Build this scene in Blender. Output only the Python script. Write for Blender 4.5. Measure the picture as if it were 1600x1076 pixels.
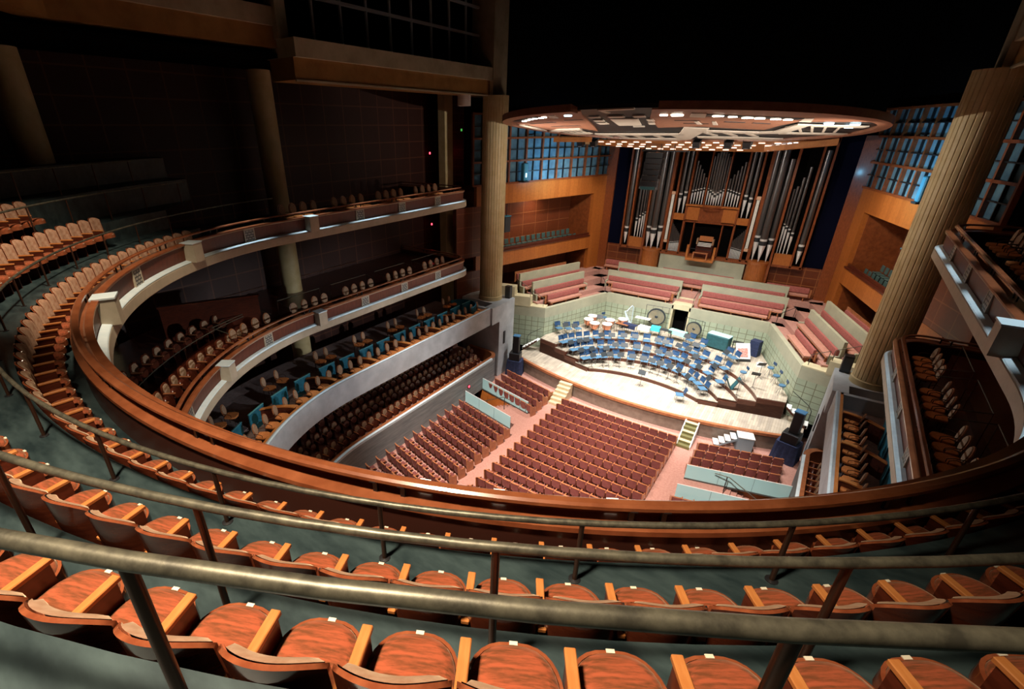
import bpy, bmesh, math, random
from mathutils import Vector, Matrix
from math import sin, cos, pi, sqrt, radians, atan2

random.seed(7)
for o in list(bpy.data.objects):
    bpy.data.objects.remove(o)
S = bpy.context.scene
COL = S.collection

# ------------------------------------------------------------------ camera
cd = bpy.data.cameras.new('camera'); cam = bpy.data.objects.new('camera', cd); COL.objects.link(cam)
S.camera = cam
cd.sensor_width = 36.0
cd.lens = 746.28 / 1600 * 36
cd.shift_x = (800 - 709) / 1600
cd.shift_y = (560 - 538) / 1600
cd.clip_start = 0.05; cd.clip_end = 300
def cam_rot():
    f = 746.28; cx, cy = 709.0, 560.0
    l = Vector((-367 - cx, 210 - cy, f)).normalized()
    y = Vector((1345 - cx, 196 - cy, f)).normalized()
    X = -l; Y = y; Z = X.cross(Y).normalized()
    # rows X,Y,Z give world coordinates of a camera space vector (x right, y down, z forward)
    right = Vector((X[0], Y[0], Z[0])); down = Vector((X[1], Y[1], Z[1])); fwd = Vector((X[2], Y[2], Z[2]))
    m = Matrix((right, -down, -fwd)).transposed()
    return m.to_quaternion()
cam.location = (7.7, 0, 17.6)
cam.rotation_mode = 'QUATERNION'
cam.rotation_quaternion = cam_rot()

# ------------------------------------------------------------------ world, view
w = bpy.data.worlds.new('world'); S.world = w; w.use_nodes = True
w.node_tree.nodes['Background'].inputs[0].default_value = (0.5, 0.62, 0.8, 1)
w.node_tree.nodes['Background'].inputs[1].default_value = 0.0003
S.view_settings.view_transform = 'Standard'; S.view_settings.look = 'None'
S.view_settings.exposure = 0.3; S.view_settings.gamma = 1.0
try:
    S.view_settings.use_curve_mapping = False
except Exception:
    pass
try:
    S.cycles.use_denoising = True
    S.cycles.max_bounces = 6; S.cycles.diffuse_bounces = 3; S.cycles.glossy_bounces = 3; S.cycles.transmission_bounces = 4
    S.cycles.sample_clamp_indirect = 4.0
except Exception:
    pass

# ------------------------------------------------------------------ lights of the hall, with added fill
def aim(o, tgt):
    d = Vector(tgt) - o.location
    o.rotation_mode = 'QUATERNION'
    o.rotation_quaternion = d.to_track_quat('-Z', 'Y')
def spot(name, loc, tgt, e, ang, col, blend=0.6, r=0.15):
    l = bpy.data.lights.new(name, 'SPOT'); l.energy = e; l.spot_size = radians(ang); l.spot_blend = blend
    l.color = col; l.shadow_soft_size = r
    o = bpy.data.objects.new(name, l); COL.objects.link(o); o.location = loc; aim(o, tgt); return o
def area(name, loc, tgt, e, sx, sy, col):
    l = bpy.data.lights.new(name, 'AREA'); l.energy = e; l.shape = 'RECTANGLE'; l.size = sx; l.size_y = sy; l.color = col
    o = bpy.data.objects.new(name, l); COL.objects.link(o); o.location = loc; aim(o, tgt); return o
WARM = (1.0, 0.80, 0.58); NEUT = (1.0, 0.985, 0.96); COOL = (0.62, 0.84, 1.0)
# stage wash from the lamps in the canopy
for i, (x, y) in enumerate([(-4, 31.0), (-1.3, 31.4), (1.3, 31.4), (4, 31.0)]):
    spot('canopy_stage_wash', (x, y, 16.5), (x * 1.1, 35.0, 1.5), 5200, 95, NEUT, 1.0, 0.3)
for i, (x, y) in enumerate([(-5, 25.5), (-1.5, 24), (2.5, 24), (5.5, 25.5)]):
    spot('canopy_spot', (x, y, 16.8), (x * 0.7, 32.5, 1.2), 5000, 52, NEUT, 0.8)
# house downlights over the stalls
spot('stalls_downlight', (-3.5, 7.5, 24.5), (-4.2, 20.5, 0), 50000, 38, (1.0, 0.86, 0.76), 0.7, 0.8)
spot('stalls_downlight', (3.5, 7.5, 24.5), (3.6, 20.5, 0), 50000, 38, (1.0, 0.86, 0.76), 0.7, 0.8)
# downlights over the balcony where the photograph was taken
spot('balcony_downlight', (5.0, -1.5, 25.0), (4.0, 1.6, 13), 9500, 64, WARM, 0.9, 0.5)
spot('balcony_downlight', (-1.5, 4.0, 25.0), (-7.5, 4.2, 13), 7000, 46, WARM, 0.9, 0.4)
# cool fill added for the side balcony fronts
for s in (-1, 1):      # added spots that brighten the fronts across the hall
    for y0, y1 in ((11, 8), (17, 14.5), (22, 21)):
        spot('added_front_fill', (s * 10.8, y0, 12.9), (-s * 10.8, y1, 7.6), 5200 if s > 0 else 3000, 27, (0.88, 0.95, 1.0), 0.9, 0.12)
for s in (-1, 1):
    spot('added_gallery_fill', (s * 12.0, 38.0, 12.3), (s * 13.2, 38.2, 9.5), 260, 150, WARM, 1.0, 0.1)  # added fill for the inner gallery wall, not a known fixture
for s in (-1, 1):      # added spots under the beam that whiten the ledges and edges
    for y in (10.5, 14, 17.5, 21, 24.5):
        spot('added_ledge_fill', (s * 11.05, y, 19.3), (s * 10.75, y, 5.0), 1500 if s < 0 else 900, 30, (0.78, 0.92, 1.0), 0.9, 0.06)
# blue wall washers on the coffered windows by the stage
for s in (-1, 1):
    spot('blue_wash', (s * 8.6, 35.5, 14.2), (s * 11.4, 37.5, 15.2), 420, 150, (0.22, 0.65, 1.0), 0.9, 0.1)
    spot('gallery_wash', (s * 5.5, 36.0, 16.2), (s * 10.8, 38.5, 9), 2000, 105, WARM, 1.0, 0.3)
for s in (-1, 1):
    spot('added_canopy_fill', (s * 10.3, 25.3, 14.5), (s * 0.6, 30.0, 17.6), 5000, 80, (1.0, 0.9, 0.8), 1.0, 0.08)  # added spots that brighten the canopy underside
for x in (-5.6, 0.2, 4.6):
    spot('organ_wash', (x, 37.2, 16.0), (x, 44, 8.5), 700, 90, (1.0, 0.85, 0.7), 1.0, 0.3)

# ------------------------------------------------------------------ materials
MATS = {}
def mat(name, col, rough=0.5, metal=0.0, spec=0.5, kind=None, col2=None, scale=1.0, bump=0.0, coord='Object', stretch=(1, 1, 1), rot=(0, 0, 0), emit=0.0, coat=0.0, **kw):
    if name in MATS: return MATS[name]
    m = bpy.data.materials.new(name); m.use_nodes = True; nt = m.node_tree; n = nt.nodes; L = nt.links
    b = n['Principled BSDF']
    b.inputs['Roughness'].default_value = rough; b.inputs['Metallic'].default_value = metal
    b.inputs['Specular IOR Level'].default_value = spec
    b.inputs['Coat Weight'].default_value = coat; b.inputs['Coat Roughness'].default_value = 0.12
    c4 = (*col, 1); c24 = (*(col2 or tuple(c * 0.7 for c in col)), 1)
    tc = n.new('ShaderNodeTexCoord'); mp = n.new('ShaderNodeMapping'); L.new(tc.outputs[coord], mp.inputs[0])
    mp.inputs['Scale'].default_value = stretch; mp.inputs['Rotation'].default_value = rot
    def ramp(fac, p0=0.3, p1=0.7):
        r = n.new('ShaderNodeValToRGB'); L.new(fac, r.inputs[0])
        r.color_ramp.elements[0].color = c24; r.color_ramp.elements[1].color = c4
        r.color_ramp.elements[0].position = p0; r.color_ramp.elements[1].position = p1; return r.outputs[0]
    out = None
    if kind in ('noise', 'wood', 'velvet'):
        t = n.new('ShaderNodeTexNoise'); L.new(mp.outputs[0], t.inputs[0]); t.inputs['Scale'].default_value = scale
        t.inputs['Detail'].default_value = 5; t.inputs['Roughness'].default_value = 0.62
        out = ramp(t.outputs[0], kw.get('p0', 0.35), kw.get('p1', 0.65))
        fac = t.outputs[0]
    if kind == 'brick':
        t = n.new('ShaderNodeTexBrick')
        L.new(mp.outputs[0], t.inputs[0])
        t.inputs['Color1'].default_value = c4; t.inputs['Color2'].default_value = c24
        t.inputs['Mortar'].default_value = (*kw['mortar'], 1); t.inputs['Scale'].default_value = 1.0
        t.inputs['Mortar Size'].default_value = kw['ms']; t.inputs['Mortar Smooth'].default_value = 0.1
        t.inputs['Brick Width'].default_value = kw['bw']; t.inputs['Row Height'].default_value = kw['rh']
        t.offset = kw.get('offset', 0.0); t.squash = 1.0
        out = t.outputs[0]; fac = t.outputs['Fac']
        if kw.get('grain'):
            g = n.new('ShaderNodeTexNoise'); L.new(tc.outputs[coord], g.inputs[0]); g.inputs['Scale'].default_value = kw['grain']; g.inputs['Detail'].default_value = 4
            mx = n.new('ShaderNodeMix'); mx.data_type = 'RGBA'; mx.blend_type = 'MULTIPLY'; mx.inputs[0].default_value = kw.get('gmix', 0.7)
            rr = n.new('ShaderNodeValToRGB'); L.new(g.outputs[0], rr.inputs[0])
            rr.color_ramp.elements[0].position = 0.3; rr.color_ramp.elements[0].color = (0.45, 0.45, 0.45, 1)
            rr.color_ramp.elements[1].position = 0.7; rr.color_ramp.elements[1].color = (1, 1, 1, 1)
            L.new(out, mx.inputs[6]); L.new(rr.outputs[0], mx.inputs[7]); out = mx.outputs[2]
    if out is not None:
        L.new(out, b.inputs['Base Color'])
        if bump:
            bp = n.new('ShaderNodeBump'); bp.inputs['Strength'].default_value = bump; bp.inputs['Distance'].default_value = kw.get('bd', 0.01)
            if kind == 'brick': bp.invert = True
            L.new(fac, bp.inputs['Height']); L.new(bp.outputs[0], b.inputs['Normal'])
    else:
        b.inputs['Base Color'].default_value = c4
    if emit:
        b.inputs['Emission Color'].default_value = c4; b.inputs['Emission Strength'].default_value = emit
    if kw.get('trans'):
        b.inputs['Transmission Weight'].default_value = kw['trans']; b.inputs['IOR'].default_value = 1.1
    if kw.get('sheen'):
        b.inputs['Sheen Weight'].default_value = kw['sheen']; b.inputs['Sheen Roughness'].default_value = 0.4
        b.inputs['Sheen Tint'].default_value = (1.0, 0.75, 0.5, 1)
    MATS[name] = m; return m

XZ = (radians(90), 0, 0)          # mapping rotations that bring a wall plane into the brick plane
M_honey = mat('honey_wood', (0.55, 0.215, 0.062), 0.32, kind='noise', col2=(0.46, 0.15, 0.035), scale=4, stretch=(6, 1, 6), coat=0.3)
M_redwood = mat('red_mahogany', (0.12, 0.028, 0.012), 0.25, kind='noise', col2=(0.07, 0.015, 0.007), scale=5, stretch=(1, 1, 4), coat=0.6)
M_edge = mat('varnished_edge', (0.30, 0.088, 0.036), 0.18, kind='noise', col2=(0.2, 0.05, 0.02), scale=8, coat=0.8)
M_darkwood = mat('dark_mahogany', (0.105, 0.022, 0.01), 0.3, kind='noise', col2=(0.055, 0.012, 0.006), scale=5, stretch=(1, 1, 4), coat=0.3)
M_velvet = mat('orange_velvet', (0.37, 0.085, 0.036), 0.9, kind='noise', col2=(0.15, 0.048, 0.018), scale=6, stretch=(0.8, 6, 6), p0=0.40, p1=0.62, sheen=0.35, spec=0.15)
M_velvet_lit = mat('lit_velvet_back', (0.50, 0.33, 0.23), 0.85, kind='noise', col2=(0.32, 0.15, 0.085), scale=7, sheen=0.4, spec=0.2)  # paler two-tone base holds the highlight on the seat backs
M_pad = mat('beige_tapestry', (0.42, 0.28, 0.18), 0.85, kind='noise', col2=(0.27, 0.155, 0.09), scale=26, spec=0.2)
M_seatorange = mat('orange_seat_cloth', (0.66, 0.24, 0.07), 0.8, kind='noise', col2=(0.5, 0.15, 0.04), scale=14, spec=0.2)
M_maroon = mat('maroon_seat_back', (0.20, 0.06, 0.052), 0.42, kind='noise', col2=(0.14, 0.038, 0.034), scale=5)
M_stalltop = mat('stalls_top_rail', (0.42, 0.16, 0.065), 0.35, kind='noise', col2=(0.3, 0.1, 0.04), scale=5, coat=0.3)
M_cream = mat('number_plate', (0.75, 0.7, 0.55), 0.4)
M_brass = mat('tarnished_brass', (0.17, 0.16, 0.115), 0.42, metal=0.5, kind='noise', col2=(0.07, 0.066, 0.05), scale=12, bump=0.1)
M_post = mat('bronze_post', (0.075, 0.035, 0.022), 0.32, metal=0.6)
M_black = mat('black_metal', (0.012, 0.012, 0.014), 0.42)
M_blackcl = mat('black_cloth', (0.012, 0.014, 0.02), 0.9)
M_navy = mat('navy_drape', (0.018, 0.03, 0.085), 0.8, kind='noise', col2=(0.01, 0.016, 0.05), scale=6)
M_floor = mat('teal_concrete', (0.05, 0.078, 0.08), 0.38, kind='noise', col2=(0.014, 0.026, 0.029), scale=2.6, stretch=(0.6, 1.6, 1), p0=0.36, p1=0.7, bump=0.05)
M_conc = mat('grey_concrete', (0.46, 0.50, 0.52), 0.7, kind='noise', col2=(0.36, 0.39, 0.41), scale=1.3)
M_concd = mat('board_marked_concrete', (0.27, 0.285, 0.28), 0.75, kind='noise', col2=(0.17, 0.185, 0.19), scale=1.4, stretch=(0.5, 0.5, 5))
M_stone = mat('beige_stone', (0.50, 0.43, 0.29), 0.6, kind='noise', col2=(0.36, 0.30, 0.19), scale=0.9)
M_col = mat('fluted_stone', (0.62, 0.50, 0.27), 0.55, kind='noise', col2=(0.50, 0.38, 0.18), scale=1.2)
M_beige = mat('balcony_band', (0.50, 0.43, 0.32), 0.5, kind='noise', col2=(0.42, 0.36, 0.26), scale=2)
M_litledge = mat('lit_ledge', (0.66, 0.76, 0.79), 0.45, kind='noise', col2=(0.54, 0.66, 0.71), scale=3)  # beige ledge, with the cool light it catches put into the colour
M_teal = mat('teal_partition', (0.02, 0.17, 0.24), 0.6, kind='noise', col2=(0.012, 0.11, 0.17), scale=5)
M_carpet = mat('pink_carpet', (0.46, 0.25, 0.20), 0.95, kind='noise', col2=(0.38, 0.19, 0.15), scale=9, spec=0.1)
M_stage = mat('stage_planks', (0.60, 0.51, 0.39), 0.45, kind='brick', col2=(0.40, 0.34, 0.27), mortar=(0.28, 0.22, 0.16), ms=0.006, bw=1.8, rh=0.14, offset=0.37, rot=(0, 0, radians(90)), grain=1.6, gmix=0.5)
M_riserface = mat('shaded_riser_mahogany', (0.115, 0.034, 0.016), 0.4, kind='noise', col2=(0.075, 0.02, 0.01), scale=4, stretch=(1, 1, 4))  # dark wood, base lowered further for the shade under the arcs
M_stagefront = mat('stage_front_panel', (0.20, 0.155, 0.12), 0.5, kind='noise', col2=(0.14, 0.105, 0.08), scale=3)
M_orange = mat('orange_fascia_wood', (0.48, 0.155, 0.032), 0.35, kind='brick', col2=(0.40, 0.12, 0.024), mortar=(0.27, 0.075, 0.015), ms=0.008, bw=0.42, rh=9.0, grain=6, gmix=0.4, rot=(radians(90), 0, radians(80)))
M_organ = mat('organ_case_wood', (0.27, 0.075, 0.022), 0.35, kind='noise', col2=(0.17, 0.042, 0.012), scale=4, stretch=(4, 1, 1), coat=0.2)
M_organl = mat('organ_light_panel', (0.46, 0.16, 0.038), 0.35, kind='noise', col2=(0.36, 0.11, 0.024), scale=4, stretch=(4, 1, 1))
M_pipe = mat('dull_tin_pipe', (0.17, 0.165, 0.165), 0.32, metal=0.8)
M_mouth = mat('bright_tin', (0.82, 0.85, 0.86), 0.3, metal=0.25)
M_greenstone = mat('celadon_wall_tile', (0.40, 0.46, 0.32), 0.55, kind='brick', col2=(0.36, 0.42, 0.30), mortar=(0.17, 0.17, 0.10), ms=0.022, bw=0.52, rh=0.42, grain=2, gmix=0.25, rot=(radians(90), 0, 0))
M_greenplain = mat('celadon_stone', (0.42, 0.41, 0.29), 0.55, kind='noise', col2=(0.35, 0.35, 0.25), scale=1.2)
M_yellowst = mat('cream_stone', (0.62, 0.56, 0.36), 0.6, kind='noise', col2=(0.54, 0.48, 0.3), scale=1.3)
M_pink = mat('rose_bench_cushion', (0.36, 0.12, 0.10), 0.9, kind='noise', col2=(0.27, 0.08, 0.07), scale=11, spec=0.15)
M_blue = mat('blue_chair_plastic', (0.018, 0.055, 0.125), 0.5)
M_blues = mat('blue_chair_seat', (0.06, 0.145, 0.235), 0.55)
M_chrome = mat('steel_tube', (0.30, 0.32, 0.34), 0.35, metal=0.8)
M_white = mat('white_paint', (0.75, 0.76, 0.74), 0.5)
M_glass = mat('teal_glass', (0.52, 0.82, 0.84), 0.25, spec=0.6, trans=0.4)
M_blueglass = mat('blue_coffer_pane', (0.12, 0.25, 0.33), 0.75, spec=0.15, kind='noise', col2=(0.06, 0.13, 0.20), scale=1.2)
M_copper = mat('copper_kettle', (0.72, 0.30, 0.17), 0.3, metal=0.7)
M_skin = mat('drum_head', (0.85, 0.82, 0.74), 0.5)
M_bronze = mat('gong_bronze', (0.36, 0.31, 0.20), 0.4, metal=0.5, kind='noise', col2=(0.26, 0.24, 0.18), scale=4)
M_gongd = mat('gong_dark', (0.05, 0.06, 0.07), 0.4, metal=0.5)
M_darkvoid = mat('unlit_void', (0.004, 0.0035, 0.0035), 0.95, spec=0.0)  # near-black base stands in for unlit depth
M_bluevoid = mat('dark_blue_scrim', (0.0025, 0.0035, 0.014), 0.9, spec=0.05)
M_red = mat('red_exit_lens', (1.0, 0.03, 0.05), 0.4, emit=9.0)
M_green = mat('green_exit_lens', (0.1, 0.6, 0.1), 0.4, emit=0.6)
M_lamp = mat('lamp_lens', (1.0, 0.86, 0.68), 0.4, emit=14.0)
M_lampb = mat('cool_lamp_lens', (0.6, 0.85, 1.0), 0.4, emit=5.0)
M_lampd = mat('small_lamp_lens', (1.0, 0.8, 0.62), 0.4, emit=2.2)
M_canwood = mat('canopy_wood', (0.36, 0.155, 0.085), 0.45, kind='noise', col2=(0.27, 0.105, 0.055), scale=3)
M_canbeige = mat('canopy_beige_frame', (0.60, 0.52, 0.42), 0.5)
M_canorange = mat('canopy_rear_wood', (0.55, 0.22, 0.06), 0.45, kind='noise', col2=(0.42, 0.15, 0.04), scale=3)
M_turq = mat('turquoise_cloth', (0.05, 0.55, 0.62), 0.7)
M_fixture = mat('blue_lit_fixture', (0.06, 0.28, 0.42), 0.4)
M_sidechair = mat('dark_green_chair', (0.05, 0.10, 0.10), 0.5)
M_panelgrid_shade = mat('shaded_mahogany_panels', (0.05, 0.014, 0.007), 0.5, kind='brick', col2=(0.042, 0.011, 0.006), mortar=(0.12, 0.04, 0.018), ms=0.035, bw=1.45, rh=1.05, rot=(radians(90), radians(90), 0), grain=5, gmix=0.3)  # mahogany with the darkness of the side walls put into its colour
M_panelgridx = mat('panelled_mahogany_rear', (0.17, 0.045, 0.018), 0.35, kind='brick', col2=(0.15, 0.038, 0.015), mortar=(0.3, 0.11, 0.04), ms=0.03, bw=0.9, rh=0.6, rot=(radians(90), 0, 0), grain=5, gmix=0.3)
M_panelgrids = mat('panelled_mahogany_side', (0.17, 0.04, 0.015), 0.35, kind='brick', col2=(0.15, 0.034, 0.012), mortar=(0.27, 0.09, 0.035), ms=0.03, bw=1.25, rh=1.0, rot=(radians(90), 0, radians(78)), grain=5, gmix=0.3)
M_beamwood = mat('beam_brown', (0.36, 0.19, 0.055), 0.5, kind='noise', col2=(0.25, 0.12, 0.03), scale=1.2)
M_mull = mat('grey_mullion', (0.32, 0.33, 0.33), 0.5)
M_plaque = mat('stone_plaque', (0.42, 0.40, 0.34), 0.6, kind='brick', col2=(0.34, 0.32, 0.27), mortar=(0.06, 0.055, 0.05), ms=0.02, bw=0.17, rh=0.1, offset=0.5, rot=(radians(90), 0, 0))
M_frontpanel = mat('balcony_front_veneer', (0.14, 0.03, 0.011), 0.5, kind='noise', col2=(0.095, 0.019, 0.007), scale=4, stretch=(3, 3, 0.6))
M_cap = mat('parapet_cap_wood', (0.31, 0.10, 0.04), 0.28, kind='noise', col2=(0.21, 0.06, 0.022), scale=3, coat=0.5)
M_inpanel = mat('parapet_inner_panel', (0.055, 0.018, 0.012), 0.35)

# ------------------------------------------------------------------ mesh helpers
class MB:
    def __init__(s): s.v = []; s.f = []; s.m = []
    def add(s, vs, fs, mi=0):
        b = len(s.v); s.v += [tuple(p) for p in vs]; s.f += [tuple(b + i for i in f) for f in fs]; s.m += [mi] * len(fs); return s
    def box(s, c, d, rz=0.0, mi=0, rx=0.0, ry=0.0):
        R = Matrix.Rotation(rz, 3, 'Z') @ Matrix.Rotation(ry, 3, 'Y') @ Matrix.Rotation(rx, 3, 'X')
        vs = [Vector(c) + R @ Vector((sx * d[0] / 2, sy * d[1] / 2, sz * d[2] / 2)) for sx in (-1, 1) for sy in (-1, 1) for sz in (-1, 1)]
        return s.add(vs, [(0, 1, 3, 2), (4, 6, 7, 5), (0, 4, 5, 1), (2, 3, 7, 6), (0, 2, 6, 4), (1, 5, 7, 3)], mi)
    def bx(s, x0, x1, y0, y1, z0, z1, mi=0):
        return s.box(((x0 + x1) / 2, (y0 + y1) / 2, (z0 + z1) / 2), (x1 - x0, y1 - y0, z1 - z0), 0, mi)
    def prism(s, poly, z0, z1, mi=0):
        n = len(poly)
        za = z0 if callable(z0) else (lambda x, y: z0); zb = z1 if callable(z1) else (lambda x, y: z1)
        vs = [(x, y, za(x, y)) for x, y in poly] + [(x, y, zb(x, y)) for x, y in poly]
        return s.add(vs, [tuple(range(n))[::-1], tuple(range(n, 2 * n))] + [(i, (i + 1) % n, n + (i + 1) % n, n + i) for i in range(n)], mi)
    def tube(s, path, r, n=8, closed=False, mi=0):
        P = [Vector(p) for p in path]; k = len(P); vs = []
        for i, p in enumerate(P):
            a = P[(i - 1) % k] if (closed or i > 0) else p; b = P[(i + 1) % k] if (closed or i < k - 1) else p
            t = (b - a).normalized() if (b - a).length > 1e-9 else Vector((0, 0, 1))
            u = t.cross(Vector((0, 0, 1)));
            if u.length < 1e-3: u = Vector((1, 0, 0))
            u.normalize(); w_ = u.cross(t)
            rr = r[i] if isinstance(r, (list, tuple)) else r
            for j in range(n):
                a_ = 2 * pi * j / n; vs.append(p + (u * cos(a_) + w_ * sin(a_)) * rr)
        fs = [(i * n + j, i * n + (j + 1) % n, ((i + 1) % k) * n + (j + 1) % n, ((i + 1) % k) * n + j) for i in range(k if closed else k - 1) for j in range(n)]
        if not closed: fs += [tuple(range(n))[::-1], tuple((k - 1) * n + j for j in range(n))]
        return s.add(vs, fs, mi)
    def lathe(s, prof, c=(0, 0, 0), n=20, mi=0, cap=True, a0=0.0, a1=2 * pi):
        full = abs(a1 - a0 - 2 * pi) < 1e-6; m = n if full else n + 1; vs = []
        for r, z in prof:
            for j in range(m):
                a = a0 + (a1 - a0) * j / n; vs.append((c[0] + r * cos(a), c[1] + r * sin(a), c[2] + z))
        k = len(prof)
        fs = [(i * m + j, i * m + (j + 1) % m, (i + 1) * m + (j + 1) % m, (i + 1) * m + j) for i in range(k - 1) for j in range(n if full else n)]
        if cap and full: fs += [tuple(range(m))[::-1], tuple((k - 1) * m + j for j in range(m))]
        return s.add(vs, fs, mi)
    def sweep(s, path, prof, mi=0, closed=True):
        # path: [(x,y,nx,ny)], prof: [(d,z)]
        k = len(path); m = len(prof); vs = [(x + nx * d, y + ny * d, z) for x, y, nx, ny in path for d, z in prof]
        fs = [(i * m + j, i * m + (j + 1) % m, (i + 1) * m + (j + 1) % m, (i + 1) * m + j) for i in range(k - 1) for j in range(m if closed else m - 1)]
        if closed: fs += [tuple(range(m))[::-1], tuple((k - 1) * m + j for j in range(m))]
        return s.add(vs, fs, mi)
    def grid(s, fn, nu, nv, mi=0):
        vs = [fn(i / nu, j / nv) for i in range(nu + 1) for j in range(nv + 1)]
        return s.add(vs, [(i * (nv + 1) + j, (i + 1) * (nv + 1) + j, (i + 1) * (nv + 1) + j + 1, i * (nv + 1) + j + 1) for i in range(nu) for j in range(nv)], mi)
    def mesh(s, name, mats, smooth=None, bevel=0.0):
        me = bpy.data.meshes.new(name); me.from_pydata(s.v, [], s.f)
        if not isinstance(mats, (list, tuple)): mats = [mats]
        for m in mats: me.materials.append(m)
        me.polygons.foreach_set('material_index', s.m)
        bm = bmesh.new(); bm.from_mesh(me); bmesh.ops.recalc_face_normals(bm, faces=bm.faces)
        if bevel: bmesh.ops.bevel(bm, geom=list(bm.edges), offset=bevel, segments=1, affect='EDGES', clamp_overlap=True)
        bm.to_mesh(me); bm.free()
        if smooth is not None:
            me.shade_smooth(); me.set_sharp_from_angle(angle=radians(smooth))
        me.update(); return me
    def build(s, name, mats, parent=None, smooth=None, bevel=0.0):
        return link(name, s.mesh(name, mats, smooth, bevel), parent)
def link(name, me, parent=None):
    o = bpy.data.objects.new(name, me); COL.objects.link(o)
    if parent: o.parent = parent
    return o
def tag(o, label, cat, group=None, kind=None):
    o['label'] = label; o['category'] = cat
    if group: o['group'] = group
    if kind: o['kind'] = kind
    return o
def thing(name, loc, rz=0.0, label='', cat='', group=None):
    o = bpy.data.objects.new(name, None); COL.objects.link(o); o.location = loc; o.rotation_euler = (0, 0, rz); o.empty_display_size = 0.1
    if label: tag(o, label, cat, group)
    return o
def struct(o): o['kind'] = 'structure'; return o
KIDS = {}
def kids(o):
    if o.name not in KIDS: KIDS[o.name] = list(o.children)
    return KIDS[o.name]
def dup(root, loc, rz, label, group=None, drop=()):
    r = root.copy(); COL.objects.link(r); r.location = loc; r.rotation_euler = (0, 0, rz); r['label'] = label
    if group: r['group'] = group
    for ch in kids(root):
        if ch.name.split('.')[0] in drop: continue
        c = ch.copy(); COL.objects.link(c); c.parent = r
        for g in kids(ch):
            d = g.copy(); COL.objects.link(d); d.parent = c
    return r
class Proto:
    """first placement moves the original, the next ones copy it"""
    def __init__(s, root): s.root = root; s.used = False
    def put(s, loc, rz, label, group=None):
        if not s.used:
            s.used = True; s.root.location = loc; s.root.rotation_euler = (0, 0, rz); s.root['label'] = label
            if group: s.root['group'] = group
            kids(s.root); [kids(c) for c in kids(s.root)]
            return s.root
        return dup(s.root, loc, rz, label, group)
ONES = 'zeroth first second third fourth fifth sixth seventh eighth ninth tenth eleventh twelfth thirteenth fourteenth fifteenth sixteenth seventeenth eighteenth nineteenth'.split()
TENS = {2: 'twent', 3: 'thirt', 4: 'fort', 5: 'fift', 6: 'sixt', 7: 'sevent', 8: 'eight', 9: 'ninet'}
def nth(n):
    if n < 20: return ONES[n]
    t, u = divmod(n, 10)
    return TENS[t] + 'ieth' if u == 0 else TENS[t] + 'y-' + ONES[u]

# ------------------------------------------------------------------ plan curves of the horseshoe
def horseshoe(wd, yc, b, yend=26.0, n=96, hook=None, full=True):
    pts = []
    ys = [yend + (yc - yend) * i / 14 for i in range(14)]
    left = []
    if hook:            # the tier end turns outward to the side wall
        r, xo = hook
        left.append((-xo, yend + r))
        for i in range(9):
            a = pi / 2 * i / 8
            left.append((-wd - r + r * sin(a), yend + r * cos(a)))
        ys = ys[1:]
    left += [(-wd, y) for y in ys]
    pts += left
    for i in range(n + 1):
        t = pi * i / n
        pts.append((-wd * cos(t), yc - b * sin(t)))
    pts += [(-x, y) for x, y in left[::-1]]
    out = []
    for i, (x, y) in enumerate(pts):
        x0, y0 = pts[max(i - 1, 0)]; x1, y1 = pts[min(i + 1, len(pts) - 1)]
        dx, dy = x1 - x0, y1 - y0; l = math.hypot(dx, dy) or 1
        out.append((x, y, dy / l, -dx / l))
    return out
def along(path, step, start=0.0):
    """points every step metres along a path: (x, y, nx, ny, s)"""
    out = []; s = 0.0; nxt = start
    for (x0, y0, a0, b0), (x1, y1, a1, b1) in zip(path, path[1:]):
        L_ = math.hypot(x1 - x0, y1 - y0)
        while nxt <= s + L_:
            t = (nxt - s) / L_ if L_ else 0
            nx, ny = a0 + (a1 - a0) * t, b0 + (b1 - b0) * t; q = math.hypot(nx, ny) or 1
            out.append((x0 + (x1 - x0) * t, y0 + (y1 - y0) * t, nx / q, ny / q, nxt)); nxt += step
        s += L_
    return out

# ------------------------------------------------------------------ structure: floor, stage, walls
FZ = 0.0; SZ = 1.1
def yl(x, y0, y1, x0=-9.75, x1=-5.4): return y0 + (y1 - y0) * (x - x0) / (x1 - x0)
b = MB()
b.bx(-6.9, 6.9, -3, 33, -0.3, 0)
for s in (-1, 1):
    b.bx(min(s * 6.9, s * 10.2), max(s * 6.9, s * 10.2), -3, 23.3, -0.3, 0)
    b.prism([(s * 6.9, 23.3), (s * 10.2, 23.3), (s * 10.2, 24.0)], -0.3, 0)
    b.prism([(s * 6.9, 25.55), (s * 10.2, 26.35), (s * 10.2, 33), (s * 6.9, 33)], -0.3, 0)
struct(b.build('floor', M_carpet))
for s, nm in ((-1, 'left'), (1, 'right')):
    b = MB()
    b.bx(min(s * 6.9, s * 10.2), max(s * 6.9, s * 10.2), 23.0, 26.4, -2.6, -2.5)
    b.prism([(s * 6.9, 25.45), (s * 10.2, 26.25), (s * 10.2, 26.4), (s * 6.9, 25.6)], -2.5, -0.02)
    b.prism([(s * 6.9, 23.2), (s * 10.2, 23.9), (s * 10.2, 24.05), (s * 6.9, 23.35)], -2.5, -0.02)
    struct(b.build('wall_stairwell_' + nm, M_orange))
    b = MB()
    for k in range(6):
        x = 6.9 + k * 0.3
        b.bx(min(s * x, s * (x + 0.32)), max(s * x, s * (x + 0.32)), 23.3, 25.7, -2.5, -0.17 * (k + 1) + 0.02)
    t = b.build('stairwell_steps', M_carpet)
    tag(t, 'pink carpeted steps sinking between the glass panels by the ' + ('long concrete wall' if s < 0 else 'white platform steps'), 'steps')
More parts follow.
